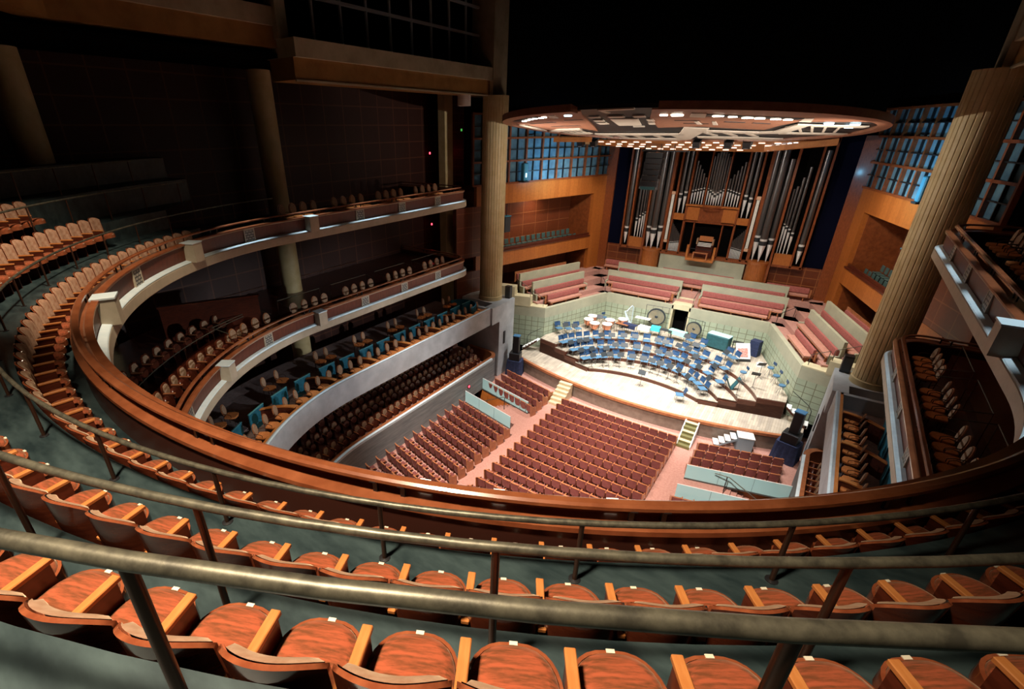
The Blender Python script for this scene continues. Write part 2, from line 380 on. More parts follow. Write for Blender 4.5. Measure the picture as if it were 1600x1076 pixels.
# stage platform
def lip(x): return 28.7 + 0.0215 * x * x if abs(x) < 10.4 else 31.0
xs = [-9.7 + 19.4 * i / 48 for i in range(49)]
poly = [(x, lip(x)) for x in xs] + [(9.7, 33.2), (8.6, 33.2), (6.2, 40.1), (-6.2, 40.1), (-8.6, 33.2), (-9.7, 33.2)]
struct(MB().prism(poly, 0.98, SZ).build('floor_stage', M_stage))
front = [(x, lip(x) + 0.1, 0, -1) for x in xs]
struct(MB().sweep(front, [(0, 0), (0, 0.98), (-0.3, 0.98), (-0.3, 0)]).build('wall_stage_front', M_stagefront))
struct(MB().sweep([(x, lip(x), 0, -1) for x in xs], [(0.02, 0.94), (0.02, 1.115), (-0.22, 1.115), (-0.22, 0.94)]).build('trim_stage_edge', M_stalltop))

# risers: arcs around the conductor, cut off by a straight front line
RZ = [1.4, 1.7, 2.0, 2.3]
RR = [(5.6, 3.65), (5.8, 5.65), (6.7, 6.9), (7.6, 8.25)]
RC = (0.0, 28.75)
def wallx(y): return 8.55 - (y - 33.2) / 6.9 * 2.45
def fronty(x): return 31.35 + 0.24 * (abs(x) - 3.9)
def arc_of(i):
    ra, rb = RR[i]; out = []
    for k in range(0, 121):
        a = pi * k / 120; x = RC[0] - ra * cos(a); y = RC[1] + rb * sin(a)
        if y >= fronty(x): out.append((x, y))
    return out
def riser(i):
    (ra, rb), z = RR[i], RZ[i]; arc = []
    xe = None
    for k in range(0, 61):
        a = pi * k / 60; x = RC[0] - ra * cos(a); y = RC[1] + rb * sin(a)
        if y >= fronty(x): arc.append((x, y))
    outer = [(8.45, fronty(8.45)), (8.45, 33.3), (6.05, 40.0), (-6.05, 40.0), (-8.45, 33.3), (-8.45, fronty(8.45))]
    pl = [p for p in arc if True]
    return pl + ([p for p in outer] if True else [])
for i in range(4):
    b = MB(); p = riser(i)
    z0 = SZ + 0.002
    lo = SZ if i == 0 else RZ[i - 1]
    b.prism(p, lo + 0.002, RZ[i] - 0.05, 1); b.prism(p, RZ[i] - 0.05, RZ[i], 0)
    for q in (i,):       # front board of this riser down to the stage floor
        x0 = min(x for x, y in arc_of(i)); x1 = max(x for x, y in arc_of(i))
        for s_ in (-1, 1):
            xa = abs(x0) + 0.01; xb = 8.43
            P = [(s_ * xa, fronty(xa) - 0.02), (s_ * xb, fronty(xb) - 0.02), (s_ * xb, fronty(xb) + 0.02), (s_ * xa, fronty(xa) + 0.02)]
            b.prism(P, SZ + 0.002, RZ[i] - 0.06, 1)
    o = b.build('stage_riser', [M_stage, M_riserface])
    tag(o, ['lowest wooden stage riser curving round the conductor stand', 'second wooden stage riser up from the stage floor', 'third wooden stage riser under the middle rows of blue chairs', 'highest wooden stage riser carrying the kettledrums and gongs'][i], 'platform', 'curved stage risers')

# grid walls round the stage (choir terrace front)
def wall_seg(p, q, z0, z1, t, m, name, inward=(0, 35)):
    d = Vector((q[0] - p[0], q[1] - p[1])); n = Vector((-d.y, d.x)).normalized()
    mid = Vector(((p[0] + q[0]) / 2, (p[1] + q[1]) / 2))
    if n.dot(Vector(inward) - mid) > 0: n = -n
    P = [p, q, (q[0] + n.x * t, q[1] + n.y * t), (p[0] + n.x * t, p[1] + n.y * t)]
    return P
GT = 3.75; WT = 4.55
b = MB(); c = MB()
def grid_wall(p, q, name):
    for z0, z1, m in ((SZ, GT, M_greenstone), (GT, WT, M_greenplain)):
        P = wall_seg(p, q, z0, z1, 0.3, m, name)
        # local frame so that the tile pattern runs along the wall
        ang = atan2(q[1] - p[1], q[0] - p[0]); Rm = Matrix.Rotation(-ang, 2)
        loc = [Rm @ Vector((x - p[0], y - p[1])) for x, y in P]
        o = MB().prism([(v.x, v.y) for v in loc], z0, z1).build(name, m)
        o.location = (p[0], p[1], 0); o.rotation_euler = (0, 0, ang); struct(o)
grid_wall((-8.6, 33.2), (-6.15, 40.1), 'wall_stage_left'); grid_wall((8.6, 33.2), (6.15, 40.1), 'wall_stage_right')
grid_wall((-6.15, 40.1), (-0.72, 40.1), 'wall_stage_rear'); grid_wall((0.72, 40.1), (6.15, 40.1), 'wall_stage_rear')
for s, nm in ((-1, 'left'), (1, 'right')):
    grid_wall((s * 8.6, 33.2), (s * 12.6, 32.1), 'wall_stage_return_' + nm)
    # stepped cream capping of the return wall
    b = MB()
    for k, (u0, u1, z) in enumerate(((0, 0.3, 4.62), (0.3, 0.62, 5.35), (0.62, 1.0, 6.05))):
        P = [(s * (8.6 + 4.0 * u), 33.2 - 1.1 * u) for u in (u0, u1)]
        poly = [P[0], P[1], (P[1][0] + s * 0.18, P[1][1] + 0.75), (P[0][0] + s * 0.18, P[0][1] + 0.75)]
        b.prism(poly, 4.45 if k else 4.55, z)
    struct(b.build('wall_stage_step_' + nm, M_yellowst))
# doorway in the rear stage wall
b = MB(); b.bx(-0.72, -0.6, 40.1, 41.2, 1.1, WT); b.bx(0.6, 0.72, 40.1, 41.2, 1.1, WT); b.bx(-0.72, 0.72, 40.1, 41.2, 4.25, WT + 0.12)
struct(b.build('door_1', M_yellowst))
struct(MB().bx(-0.6, 0.6, 41.0, 41.1, 1.1, 4.25).build('door_2', M_darkvoid))
# choir terrace treads
b = MB()
for k, (y0, y1, z) in enumerate(((40.3, 41.0, 4.4), (41.0, 41.9, 4.75), (41.9, 42.9, 5.3), (42.9, 44.4, 5.7))):
    b.bx(-8.9, 8.9, y0, y1 + 0.02, (4.3, 4.3, 4.7, 5.2)[k], z)
struct(b.build('floor_choir_rear', M_carpet))
for s, nm in ((-1, 'left'), (1, 'right')):
    b = MB(); A = Vector((s * 8.6, 33.2)); B = Vector((s * 6.15, 40.1)); d = (B - A).normalized(); n = Vector((s * d.y, -s * d.x)) * 1.0
    if n.x * s < 0: n = -n
    for k, (u0, u1, z) in enumerate(((0.3, 1.0, 4.4), (1.0, 1.9, 4.75), (1.9, 2.8, 5.3), (2.8, 4.3, 5.7))):
        P = [A + n * u0, B + n * u0 + d * 2.4, B + n * u1 + d * 2.4, A + n * u1]
        b.prism([(p.x, p.y) for p in P], 3.0, z)
    struct(b.build('floor_choir_' + nm, M_carpet))

# ------------------------------------------------------------------ hall shell
struct(MB().bx(-26, 26, 44.6, 45.0, 0, 27).build('wall_rear', M_darkvoid))
struct(MB().bx(-26, 26, -14, 46, 27.5, 28).build('ceiling', M_darkvoid))
for s, nm in ((-1, 'left'), (1, 'right')):
    struct(MB().bx(s * 17.6 - 0.2, s * 17.6 + 0.2, -14, 31.2, 0, 27).build('wall_' + nm, M_panelgrid_shade))
struct(MB().bx(-26, 26, -14.4, -14, 0, 28).build('wall_back', M_darkvoid))
# side walls of the stage end
for s, nm in ((-1, 'left'), (1, 'right')):
    ang = atan2(44.6 - 31.2, s * (8.75 - 12.9)); p = Vector((s * 12.9, 31.2)); L_ = math.hypot(44.6 - 31.2, 12.9 - 8.75)
    def loc(name, prims, m, sm=None):
        o = None
        b = MB()
        for (u0, u1, v0, v1, z0, z1) in prims:     # u along the wall, v outward
            b.bx(u0, u1, v0, v1, z0, z1)
        if s > 0: b.v = [(x, -y, z) for x, y, z in b.v]
        o = b.build(name, m); o.location = (p.x, p.y, 0); o.rotation_euler = (0, 0, ang); return o
    m_o = mat('orange_fascia_local', (0.48, 0.155, 0.032), 0.35, kind='brick', col2=(0.40, 0.12, 0.024), mortar=(0.27, 0.075, 0.015), ms=0.008, bw=0.46, rh=9.0, grain=6, gmix=0.4, rot=XZ)
    m_g = mat('panelled_mahogany_local', (0.16, 0.04, 0.015), 0.35, kind='brick', col2=(0.14, 0.034, 0.012), mortar=(0.26, 0.09, 0.035), ms=0.03, bw=1.5, rh=1.0, rot=XZ, grain=5, gmix=0.3)
    m_j = M_organ
    # end post, band over and under the gallery, band under windows
    struct(loc('wall_gallery_' + nm, [(-1.2, L_, 0.0, 0.3, 12.4, 13.85), (11.9, L_, 0.0, 0.3, 0, 12.4), (-1.2, 11.9, 0.0, 0.3, 7.6, 8.7)], m_o))
    struct(loc('wall_gallery_post_' + nm, [(-3.0, 1.4, 0.02, 0.3, 5.2, 7.6), (-3.0, 1.4, 0.02, 0.3, 8.7, 12.4)], m_g))
    struct(loc('wall_gallery_inner_' + nm, [(-1.2, L_, 2.6, 2.8, 4.0, 14.0)], m_g))
    struct(loc('floor_gallery_' + nm, [(-1.2, 11.9, 0.3, 2.6, 7.7, 8.0)], M_darkwood))
    struct(loc('ceiling_gallery_' + nm, [(-1.2, L_, 0.3, 2.7, 12.6, 13.5)], M_darkwood))
    struct(loc('wall_gallery_jamb_' + nm, [(11.85, 12.0, 0.3, 2.65, 8.0, 12.45), (11.85, 12.0, 0.3, 3.5, 4.6, 7.65)], m_j))
    o = loc('trim_gallery_rail_' + nm, [(1.4, 11.9, -0.08, 0.36, 8.7, 8.8), (1.4, 11.9, 0.1, 0.2, 8.8, 9.0)], M_darkwood); struct(o)
    # coffered blue windows
    W = bpy.data.objects.new('window_1' if s < 0 else 'window_2', None); COL.objects.link(W); W['kind'] = 'structure'; W.location = (p.x, p.y, 0); W.rotation_euler = (0, 0, ang)
    fr = []; sub = []; pn = []
    n = 9; u0 = -1.6; du = (L_ - 0.4 - u0) / n
    for k in range(n + 1): fr.append((u0 + du * k - 0.07, u0 + du * k + 0.07, -0.1, 0.1, 13.85, 18.6))
    for r in range(4): fr.append((u0, u0 + du * n, -0.1, 0.1, 13.8 + r * 1.55, 13.93 + r * 1.55))
    for k in range(n): sub.append((u0 + du * (k + 0.5) - 0.03, u0 + du * (k + 0.5) + 0.03, -0.03, 0.1, 13.85, 18.5))
    for r in range(3): sub.append((u0, u0 + du * n, -0.03, 0.1, 14.6 + r * 1.55, 14.66 + r * 1.55))
    for nm2, pr, m in (('window_frame', fr, M_organ), ('window_bars', sub, M_black), ('window_pane', [(u0, u0 + du * n, 0.1, 0.16, 13.9, 18.5)], M_blueglass)):
        b = MB(); [b.bx(*q) for q in pr]
        if s > 0: b.v = [(x, -y, z) for x, y, z in b.v]
        o = b.build(nm2, m, W); o['kind'] = 'structure'
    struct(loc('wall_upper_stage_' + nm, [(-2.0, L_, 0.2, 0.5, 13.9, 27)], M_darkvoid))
for s, nm in ((-1, 'left'), (1, 'right')):
    struct(MB().bx(min(s * 13.0, s * 17.8), max(s * 13.0, s * 17.8), 31.3, 31.5, 0, 27).build('wall_return_' + nm, M_panelgridx))
# rear wall beside the organ
struct(MB().bx(-9.2, 9.2, 44.25, 44.5, 4, 8.0).build('wall_organ_base', M_panelgridx))
for s, nm in ((-1, 'left'), (1, 'right')):
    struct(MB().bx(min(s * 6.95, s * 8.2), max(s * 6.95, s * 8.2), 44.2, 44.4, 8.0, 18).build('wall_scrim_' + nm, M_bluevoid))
    struct(MB().bx(min(s * 8.2, s * 9.3), max(s * 8.2, s * 9.3), 44.0, 44.5, 4.0, 17.0).build('trim_rear_pilaster_' + nm, M_organ))

# ------------------------------------------------------------------ columns and upper beams
def fluted(name, x, y, r, z0, z1, n, depth, m, label):
    t = thing(name, (x, y, 0), 0, label, 'column'); t['kind'] = 'structure'
    prof = []
    N = n * 6
    def ring(z):
        return [(r * cos(2 * pi * k / N) * (1 - (depth if k % 6 == 0 else 0)), r * sin(2 * pi * k / N) * (1 - (depth if k % 6 == 0 else 0)), z) for k in range(N)]
    b = MB(); vs = ring(z0) + ring(z1)
    b.add(vs, [(k, (k + 1) % N, N + (k + 1) % N, N + k) for k in range(N)])
    zz = z0 + 2.2
    o = b.build('shaft', m, t, smooth=25); o['kind'] = 'structure'
    b = MB(); b.lathe([(r * 1.06, z0), (r * 1.06, z0 + 0.28), (r * 1.0, z0 + 0.32)], n=32)
    k = 0
    while zz < z1:
        b.lathe([(r * 1.0, zz), (r * 1.004, zz + 0.012), (r * 1.0, zz + 0.024)], n=32, cap=False); zz += 2.2
    o = b.build('base_ring', m, t, smooth=40); o['kind'] = 'structure'
    return t
fluted('fluted_column', -11.45, 29.5, 0.84, 5.9, 19.5, 26, 0.03, M_col, 'fluted stone column standing on the concrete pier by the dark balconies')
fluted('fluted_column', 11.45, 29.5, 0.84, 5.9, 19.5, 26, 0.03, M_col, 'fluted stone column standing on the pier beside the nearer balcony fronts')
for s, nm in ((-1, 'left'), (1, 'right')):
    b = MB()
    for yy in (15.4, 5.7):
        b.lathe([(0.55, 0), (0.55, 20.2)], (s * 15.9, yy, 0), 24)
    b.bx(s * 15.6 - 0.3, s * 15.6 + 0.3, 29.0, 29.9, 0, 20.0)
    struct(b.build('column_rear_' + nm, M_col, smooth=40))
    # beam over the side balconies, stepped, with a ledge under the windows
    b = MB()
    def sb(x0, x1, y0, y1, z0, z1, mi=0): b.bx(min(s * x0, s * x1), max(s * x0, s * x1), y0, y1, z0, z1, mi)
    sb(11.55, 13.2, 14.3, 30.4, 19.5, 20.32, 1); sb(11.35, 13.4, 14.3, 30.4, 20.32, 21.0, 0); sb(11.3, 13.3, 28.9, 30.5, 19.5, 27.5, 0)
    sb(12.55, 13.6, 6.4, 14.3, 20.7, 21.45, 1); sb(12.4, 14.0, 6.4, 14.3, 21.45, 22.1, 0); sb(12.2, 13.0, 14.2, 14.7, 21.0, 27.5, 0)
    sb(11.5, 11.6, 14.3, 30.4, 19.44, 19.52, 0)
    b.prism([(s * 12.55, 6.4), (s * 13.6, 6.4), (s * 9.2, 2.0), (s * 8.2, 2.0)], 20.7, 21.45, 1); b.prism([(s * 12.4, 6.4), (s * 13.9, 6.4), (s * 9.5, 2.0), (s * 8.0, 2.0)], 21.45, 22.1, 0)
    struct(b.build('beam_' + nm, [M_stone, M_beamwood]))
    struct(MB().bx(min(s * 12.6, s * 17.6), max(s * 12.6, s * 17.6), 2, 31.2, 20.35, 20.5).build('ceiling_side_' + nm, M_darkvoid))
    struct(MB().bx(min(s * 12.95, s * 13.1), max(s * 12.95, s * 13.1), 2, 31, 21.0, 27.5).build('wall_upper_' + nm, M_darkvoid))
    W = bpy.data.objects.new('window_3' if s < 0 else 'window_4', None); COL.objects.link(W); W['kind'] = 'structure'
    b = MB()
    for k in range(10): b.bx(s * 12.5 - 0.05, s * 12.5 + 0.05, 14.65 + 1.62 * k - 0.045, 14.65 + 1.62 * k + 0.045, 21.0, 27.0)
    for k in range(4): b.bx(s * 12.5 - 0.09, s * 12.5 + 0.09, 14.65, 28.9, 22.7 + 1.42 * k, 22.82 + 1.42 * k)
    for k in range(5): b.bx(s * 13.0 - 0.1, s * 13.0 + 0.05, 6.8 + 1.62 * k - 0.045, 6.8 + 1.62 * k + 0.045, 22.1, 27.0)
    o = b.build('window_grid', M_mull, W); o['kind'] = 'structure'
    struct(MB().lathe([(0.42, 18.9), (0.42, 19.5)], (s * 12.6, 27.6, 0), 24).build('trim_soffit_disc_' + nm, M_white, smooth=40))

# ------------------------------------------------------------------ balcony fronts
BE1 = horseshoe(11.11, 12.2, 9.94, hook=(1.3, 17.2), yend=25.4)
BE2 = horseshoe(10.94, 13.37, 10.47, hook=(1.3, 17.2), yend=25.2)
def tier_front(path, zb, name, label):
    t = bpy.data.objects.new(name, None); COL.objects.link(t); t['kind'] = 'structure'
    def part(nm, prof, m, sm=None):
        o = MB().sweep(path, prof).build(nm, m, t, smooth=sm); o['kind'] = 'structure'; return o
    part('beige_band', [(0.0, zb + 0.03), (0.03, zb), (1.2, zb), (1.2, zb + 0.15), (0.34, zb + 0.15), (0.28, zb + 0.36), (0.04, zb + 0.36), (0.0, zb + 0.32)], M_beige, 30)
    part('lit_ledge', [(0.0, zb + 0.362), (0.2, zb + 0.362), (0.2, zb + 0.42), (0.02, zb + 0.385)], M_litledge, 30)
    part('front_panel', [(0.22, zb + 0.36), (0.17, zb + 0.92), (0.3, zb + 0.92), (0.3, zb + 0.36)], M_frontpanel, 30)
    part('trim_bead', [(0.12, zb + 0.92), (0.12, zb + 0.955), (0.3, zb + 0.955), (0.3, zb + 0.92)], M_beige, 30)
    part('parapet_cap', [(0.10, zb + 0.955), (0.10, zb + 1.0), (0.24, zb + 1.02), (0.28, zb + 0.985), (0.5, zb + 0.96), (0.5, zb + 0.9), (0.3, zb + 0.9)], M_cap, 30)
    part('inner_panel', [(0.3, zb + 0.2), (0.3, zb + 0.92), (0.46, zb + 0.92), (0.46, zb + 0.2)], M_inpanel, 30)
    return t
t1 = tier_front(BE1, 13.05, 'balcony_front', '')
t2 = tier_front(BE2, 8.6, 'balcony_front_middle', '')
# hand rail boards on bracket pairs
def hand_rail(path, zc, dz, label, step, a, z):
    t = thing('parapet_handrail', (0, 0, 0), 0, label, 'handrail')
    MB().sweep(path, [(a, z - 0.05), (a, z - 0.01), (a + 0.03, z + 0.01), (a + 0.10, z + 0.01), (a + 0.13, z - 0.01), (a + 0.13, z - 0.05)]).build('rail_board', M_cap, t, smooth=30)
    for x, y, nx, ny, s in along(path, step, 2.2)[:90]:
        for q in (-0.16, 0.16):
            c = (x + nx * (a + 0.065) - ny * q, y + ny * (a + 0.065) + nx * q)
            bb = MB(); bb.box((c[0], c[1], (zc + z - 0.05) / 2), (0.03, 0.05, z - 0.05 - zc), atan2(ny, nx)); bb.box((c[0], c[1], z - 0.055), (0.14, 0.07, 0.012), atan2(ny, nx))
            bb.build('bracket', M_black, t)
    return t
hand_rail(BE1, 14.0, 0, 'varnished wooden handrail on black brackets along the near balcony parapet', 2.6, 0.30, 14.25)
hand_rail(BE2, 9.56, 0, 'varnished wooden handrail along the middle balcony parapet below', 3.4, 0.30, 9.80)
# stone plaques and blocks along the fronts
pq = MB(); pq.bx(-0.22, 0.22, -0.025, 0.03, 0.0, 0.5, 0); pq.bx(-0.27, -0.22, -0.035, 0.03, -0.02, 0.54, 1); pq.bx(0.22, 0.27, -0.035, 0.03, -0.02, 0.54, 1); pq.bx(-0.27, 0.27, -0.035, 0.03, 0.5, 0.54, 1)
pqm = pq.mesh('plaque_mesh', [M_plaque, M_beige])
bk = MB(); bk.bx(-0.24, 0.24, -0.30, 0.2, -0.02, 0.62, 0); bk.bx(-0.26, 0.26, -0.32, 0.2, 0.62, 0.66, 1); bkm = bk.mesh('block_mesh', [M_beige, M_litledge], bevel=0.0)
def along_front(path, zb, words, s0, blocks):
    tot = along(path, 0.5)[-1][4]; nb = npq = 0
    for end in (0, 1):
        where = 'dark' if end == 0 else 'near'; nb = npq = 0
        for i in range(8 if end == 0 else 5):
            q = s0 + 3.1 * i
            x, y, nx, ny, s = along(path, 1000, tot - q if end else q)[0]
            isblock = i in blocks
            o = link('stone_block' if isblock else 'stone_plaque', bkm if isblock else pqm)
            d = 0.10 if isblock else 0.185
            o.location = (x + nx * d, y + ny * d, zb + 0.37); o.rotation_euler = (0, 0, atan2(-ny, -nx) + pi / 2)
            if isblock:
                nb += 1; tag(o, f'beige stone block, {nth(nb)} along the {words} from the {where} fluted column', 'stone block', 'stone blocks on the ' + words)
            else:
                npq += 1; tag(o, f'carved stone plaque, {nth(npq)} along the {words} from the {where} fluted column', 'plaque', 'carved plaques on the ' + words)
along_front(BE1, 13.05, 'top balcony front', 9.1, (3, 5, 7)); along_front(BE2, 8.6, 'middle balcony front', 9.4, (3, 5, 7))

# treads of the top tier and floors of the lower tiers
def ell(wd, yc, b, yend=26.0): return horseshoe(wd, yc, b, yend)
E1 = ell(12.45, 13.25, 12.47); E2 = ell(13.4, 12.8, 13.2); E3 = ell(15.71, 16.48, 17.89); E4 = ell(17.2, 17.2, 19.9); E5 = ell(19.5, 18.5, 23)
PB = [(x + nx * 0.4, y + ny * 0.4, nx, ny) for x, y, nx, ny in horseshoe(11.11, 12.2, 9.94)]
T = [13.35, 14.23, 14.91, 15.76]
def inset(c, d): return [(x + nx * d, y + ny * d, nx, ny) for x, y, nx, ny in c]
def tread(a, c, z, zlow):
    b = MB(); k = len(a)
    vs = [(p[0], p[1], z) for p in a] + [(p[0], p[1], z) for p in c] + [(p[0], p[1], zlow) for p in a]
    b.add(vs, [(i, i + 1, k + i + 1, k + i) for i in range(k - 1)] + [(i, i + 1, 2 * k + i + 1, 2 * k + i) for i in range(k - 1)]); return b
F1, F2, F3 = inset(E1, -0.19), inset(E2, -0.19), inset(E3, -0.20)
SIDE = [(17.4 if x > 0 else -17.4, y, nx, ny) if y > 10.5 else (x, y, nx, ny) for x, y, nx, ny in F1]
F1s = [p if p[1] <= 10.5 else q for p, q in zip(F1, SIDE)]
def cut(c): return [p for p in c if p[1] <= 10.5]
def cutn(*cs):
    idx = [i for i in range(len(cs[0])) if all(c[i][1] <= 10.5 for c in cs)]
    return [[c[i] for i in idx] for c in cs]
F1, F2, F3, E4, E5 = F1, F2, F3, E4, E5
F1c, F2c, F3c, E4c, E5c = cutn(F1, F2, F3, E4, E5)
for a, c, z, zl_ in ((PB, F1s, T[0], 13.2), (F1c, F2c, T[1], T[0]), (F2c, F3c, T[2], T[1]), (F3c, E4c, T[3], T[2])):
    struct(tread(a, c, z, zl_).build('floor_balcony', M_floor, smooth=30))
struct(tread(E4c, E5c, T[3] + 0.8, T[3]).build('floor_balcony', M_floor, smooth=30))
# underside and floor of middle tier
M1 = [(x + nx * 0.4, y + ny * 0.4, nx, ny) for x, y, nx, ny in horseshoe(10.94, 13.37, 10.47)]
M2 = horseshoe(13.0, 13.5, 12.6); M3 = horseshoe(17.4, 14.5, 18)
struct(tread(M1, M2, 8.85, 8.6).build('floor_middle_balcony', M_darkwood, smooth=30)); struct(tread(M2, M3, 9.25, 8.85).build('floor_middle_balcony', M_darkwood, smooth=30))
for zz, pth, nm in ((13.04, BE1, 'ceiling_under_top'), (8.59, BE2, 'ceiling_under_middle')):
    q = [(x + nx * 0.5, y + ny * 0.5) for x, y, nx, ny in pth[10:-10]]
    struct(tread([(x, y) for x, y in q], [(x * 1.8, y - 6.0 if y < 12 else y) for x, y in q], zz, zz - 0.02).build(nm, M_darkwood, smooth=30))

# ------------------------------------------------------------------ loge level (concrete fronted boxes) and terrace under it
LG = horseshoe(10.1, 14.2, 10.6, yend=27.5)
TR = horseshoe(9.75, 14.5, 9.6, yend=27.4)
lg = bpy.data.objects.new('loge_front', None); COL.objects.link(lg); lg['kind'] = 'structure'
o = MB().sweep(LG, [(0, 4.6), (0, 5.86), (0.08, 5.9), (0.18, 5.9), (0.18, 4.75), (0.18, 4.6)]).build('concrete_fascia', M_conc, lg, smooth=30); o['kind'] = 'structure'
o = MB().sweep(LG, [(0.0, 5.9), (0.0, 5.93), (0.07, 5.95), (0.07, 5.9)]).build('lit_strip', M_litledge, lg, smooth=30); o['kind'] = 'structure'  # loge edge in the lit ledge colour, a painted highlight rather than brass
o = MB().sweep(LG, [(0.18, 4.75), (0.18, 5.9), (0.3, 5.9), (0.3, 4.75)]).build('wood_lining', M_honey, lg, smooth=30); o['kind'] = 'structure'
LG2 = [(x + nx * 5.2, y + ny * 5.2, nx, ny) for x, y, nx, ny in LG]
struct(MB().sweep(LG, [(0.0, 4.6), (0.2, 5.2), (2.0, 5.2), (2.0, 5.42), (5.2, 5.42), (5.2, 4.6)]).build('floor_loge', mat('grey_carpet', (0.22, 0.16, 0.15), 0.95, kind='noise', col2=(0.16, 0.11, 0.1), scale=8), smooth=30))
# terrace wall with wooden rim, treads
tw = bpy.data.objects.new('terrace_wall', None); COL.objects.link(tw); tw['kind'] = 'structure'
o = MB().sweep(TR, [(0, 0), (0, 2.0), (0.2, 2.0), (0.2, 0)]).build('concrete_wall', M_concd, tw, smooth=30); o['kind'] = 'structure'
o = MB().sweep(TR, [(-0.01, 1.86), (-0.01, 2.02), (0.12, 2.04), (0.12, 1.86)]).build('pale_edge', M_litledge, tw, smooth=30); o['kind'] = 'structure'
o = MB().sweep(TR, [(0.12, 1.95), (0.12, 2.06), (0.3, 2.06), (0.3, 1.2), (0.2, 1.2)]).build('wooden_rim', M_stalltop, tw, smooth=30); o['kind'] = 'structure'
for s in (-1, 1):    # rounded end of the rim toward the stage
    pth = []
    for i in range(10):
        a = pi / 2 * i / 9
        pth.append((s * (9.75 + 1.0 - 1.0 * cos(a)), 27.4 + 1.1 * sin(a), -s * cos(a), sin(a)))
    pth += [(s * 10.9, 28.5, 0, 1), (s * 12.6, 28.5, 0, 1)]
    for nm, pr, m in (('concrete_wall', [(0, 0), (0, 2.0), (-0.2, 2.0), (-0.2, 0)], M_concd), ('wooden_rim', [(0.0, 1.95), (0.0, 2.06), (-0.28, 2.06), (-0.28, 1.2), (-0.2, 1.2)], M_stalltop)):
        o = MB().sweep(pth, pr).build(nm, m, tw, smooth=30); o['kind'] = 'structure'
TT = [(0.2, 1.55, 1.5), (1.55, 2.4, 1.9), (2.4, 3.3, 2.2), (3.3, 4.2, 2.35)]
for d0, d1, z in TT:
    struct(MB().sweep(TR, [(d0, 0.4), (d0, z), (d1, z), (d1, 0.4)]).build('floor_terrace', M_carpet, smooth=30))
struct(MB().sweep(TR, [(4.2, 0.4), (4.2, 4.7), (4.4, 4.7), (4.4, 0.4)]).build('wall_terrace_back', M_darkwood, smooth=30))
# low cheek of the stage pier on both sides
for s, nm in ((-1, 'left'), (1, 'right')):
    b = MB()
    def sb(x0, x1, y0, y1, z0, z1, mi=0): b.bx(min(s * x0, s * x1), max(s * x0, s * x1), y0, y1, z0, z1, mi)
    sb(9.95, 13.4, 28.5, 30.6, 0, 5.9); sb(9.95, 10.6, 27.5, 28.5, 4.6, 5.9)
    sb(10.3, 13.4, 27.3, 27.55, 4.8, 5.9)
    struct(b.build('wall_pier_' + nm, M_conc))
    b = MB(); sb(9.9, 9.96, 29.1, 29.35, 2.6, 3.6)
    struct(b.build('trim_pier_slot_' + nm, M_black))

# ------------------------------------------------------------------ canopy over the stage
cn = thing('stage_canopy', (0, 28.6, 17.58), 0, 'round tilted wooden sound canopy hanging over the stage', 'canopy')
def czz(y, off=0.0): return (-0.07 if y < 0 else -0.1) * y + off
CR = 8.75
N = 96
def rimring(k, r): return (r * cos(2 * pi * k / N), r * sin(2 * pi * k / N))
b = MB()
ks = [k for k in range(N + 1) if not (69.6 < (k % N) < 74.6)]       # the rim is open at the front notch
segs = []
cur = []
for k in range(75, 75 + N):
    kk = k % N
    if 69.6 < kk < 74.6: continue
    cur.append(kk)
for rad0, rad1 in ((CR, CR * 0.945),):
    vs = []
    for k in cur:
        for r, dz in ((rad0, 0.0), (rad0, 0.28), (rad1, 0.2), (rad1, -0.02)):
            x, y = rimring(k, r); vs.append((x, y, czz(y, dz)))
    m = len(cur); b.add(vs, [(i * 4 + j, i * 4 + (j + 1) % 4, (i + 1) * 4 + (j + 1) % 4, (i + 1) * 4 + j) for i in range(m - 1) for j in range(4)] + [(0, 1, 2, 3), tuple((m - 1) * 4 + j for j in range(4))])
b.build('rim', M_canwood, cn, smooth=30)
def sheet(nm, polys, m, dz, h=0.05):
    # flat pieces let into the underside, cut where the underside bends
    for P in polys:
        q = []
        for (x0, y0), (x1, y1) in zip(P, P[1:] + P[:1]):
            q.append((x0, y0))
            if y0 * y1 < 0:
                t = y0 / (y0 - y1); q.append((x0 + (x1 - x0) * t, 0.0))
        MB().prism(q, lambda x, y: czz(y, dz), lambda x, y: czz(y, dz + h)).build(nm, m, cn)
deck = [rimring(k, CR * 0.95) for k in range(N)]
front = [p for p in deck if p[1] < 0.01]; back = [p for p in deck if p[1] > -0.01]
b = MB(); b.prism(sorted(front, key=lambda p: atan2(p[1], p[0])), lambda x, y: czz(y, 0.1), lambda x, y: czz(y, 0.26)); b.prism(sorted(back, key=lambda p: atan2(p[1], p[0]) % (2 * pi)), lambda x, y: czz(y, 0.1), lambda x, y: czz(y, 0.26)); b.build('deck', M_black, cn)
sheet('wood_petal', [[(-7.4, -3.7), (-6.7, -4.8), (-5.9, -5.8), (-4.6, -6.9), (-3.2, -7.7), (-1.5, -8.1), (-2.2, -6.3), (-4.9, 2.2), (-5.3, 0.5), (-7.8, 1.6), (-7.9, -1.0)],
                     [(1.35, -8.1), (3.2, -7.6), (4.8, -6.7), (6.1, -5.5), (7.1, -4.1), (7.8, -2.6), (8.1, -1.3), (5.6, -1.9), (3.9, 2.0), (1.2, 0.2), (-0.9, 0.6), (0.2, -4.5)]], M_canwood, 0.05)
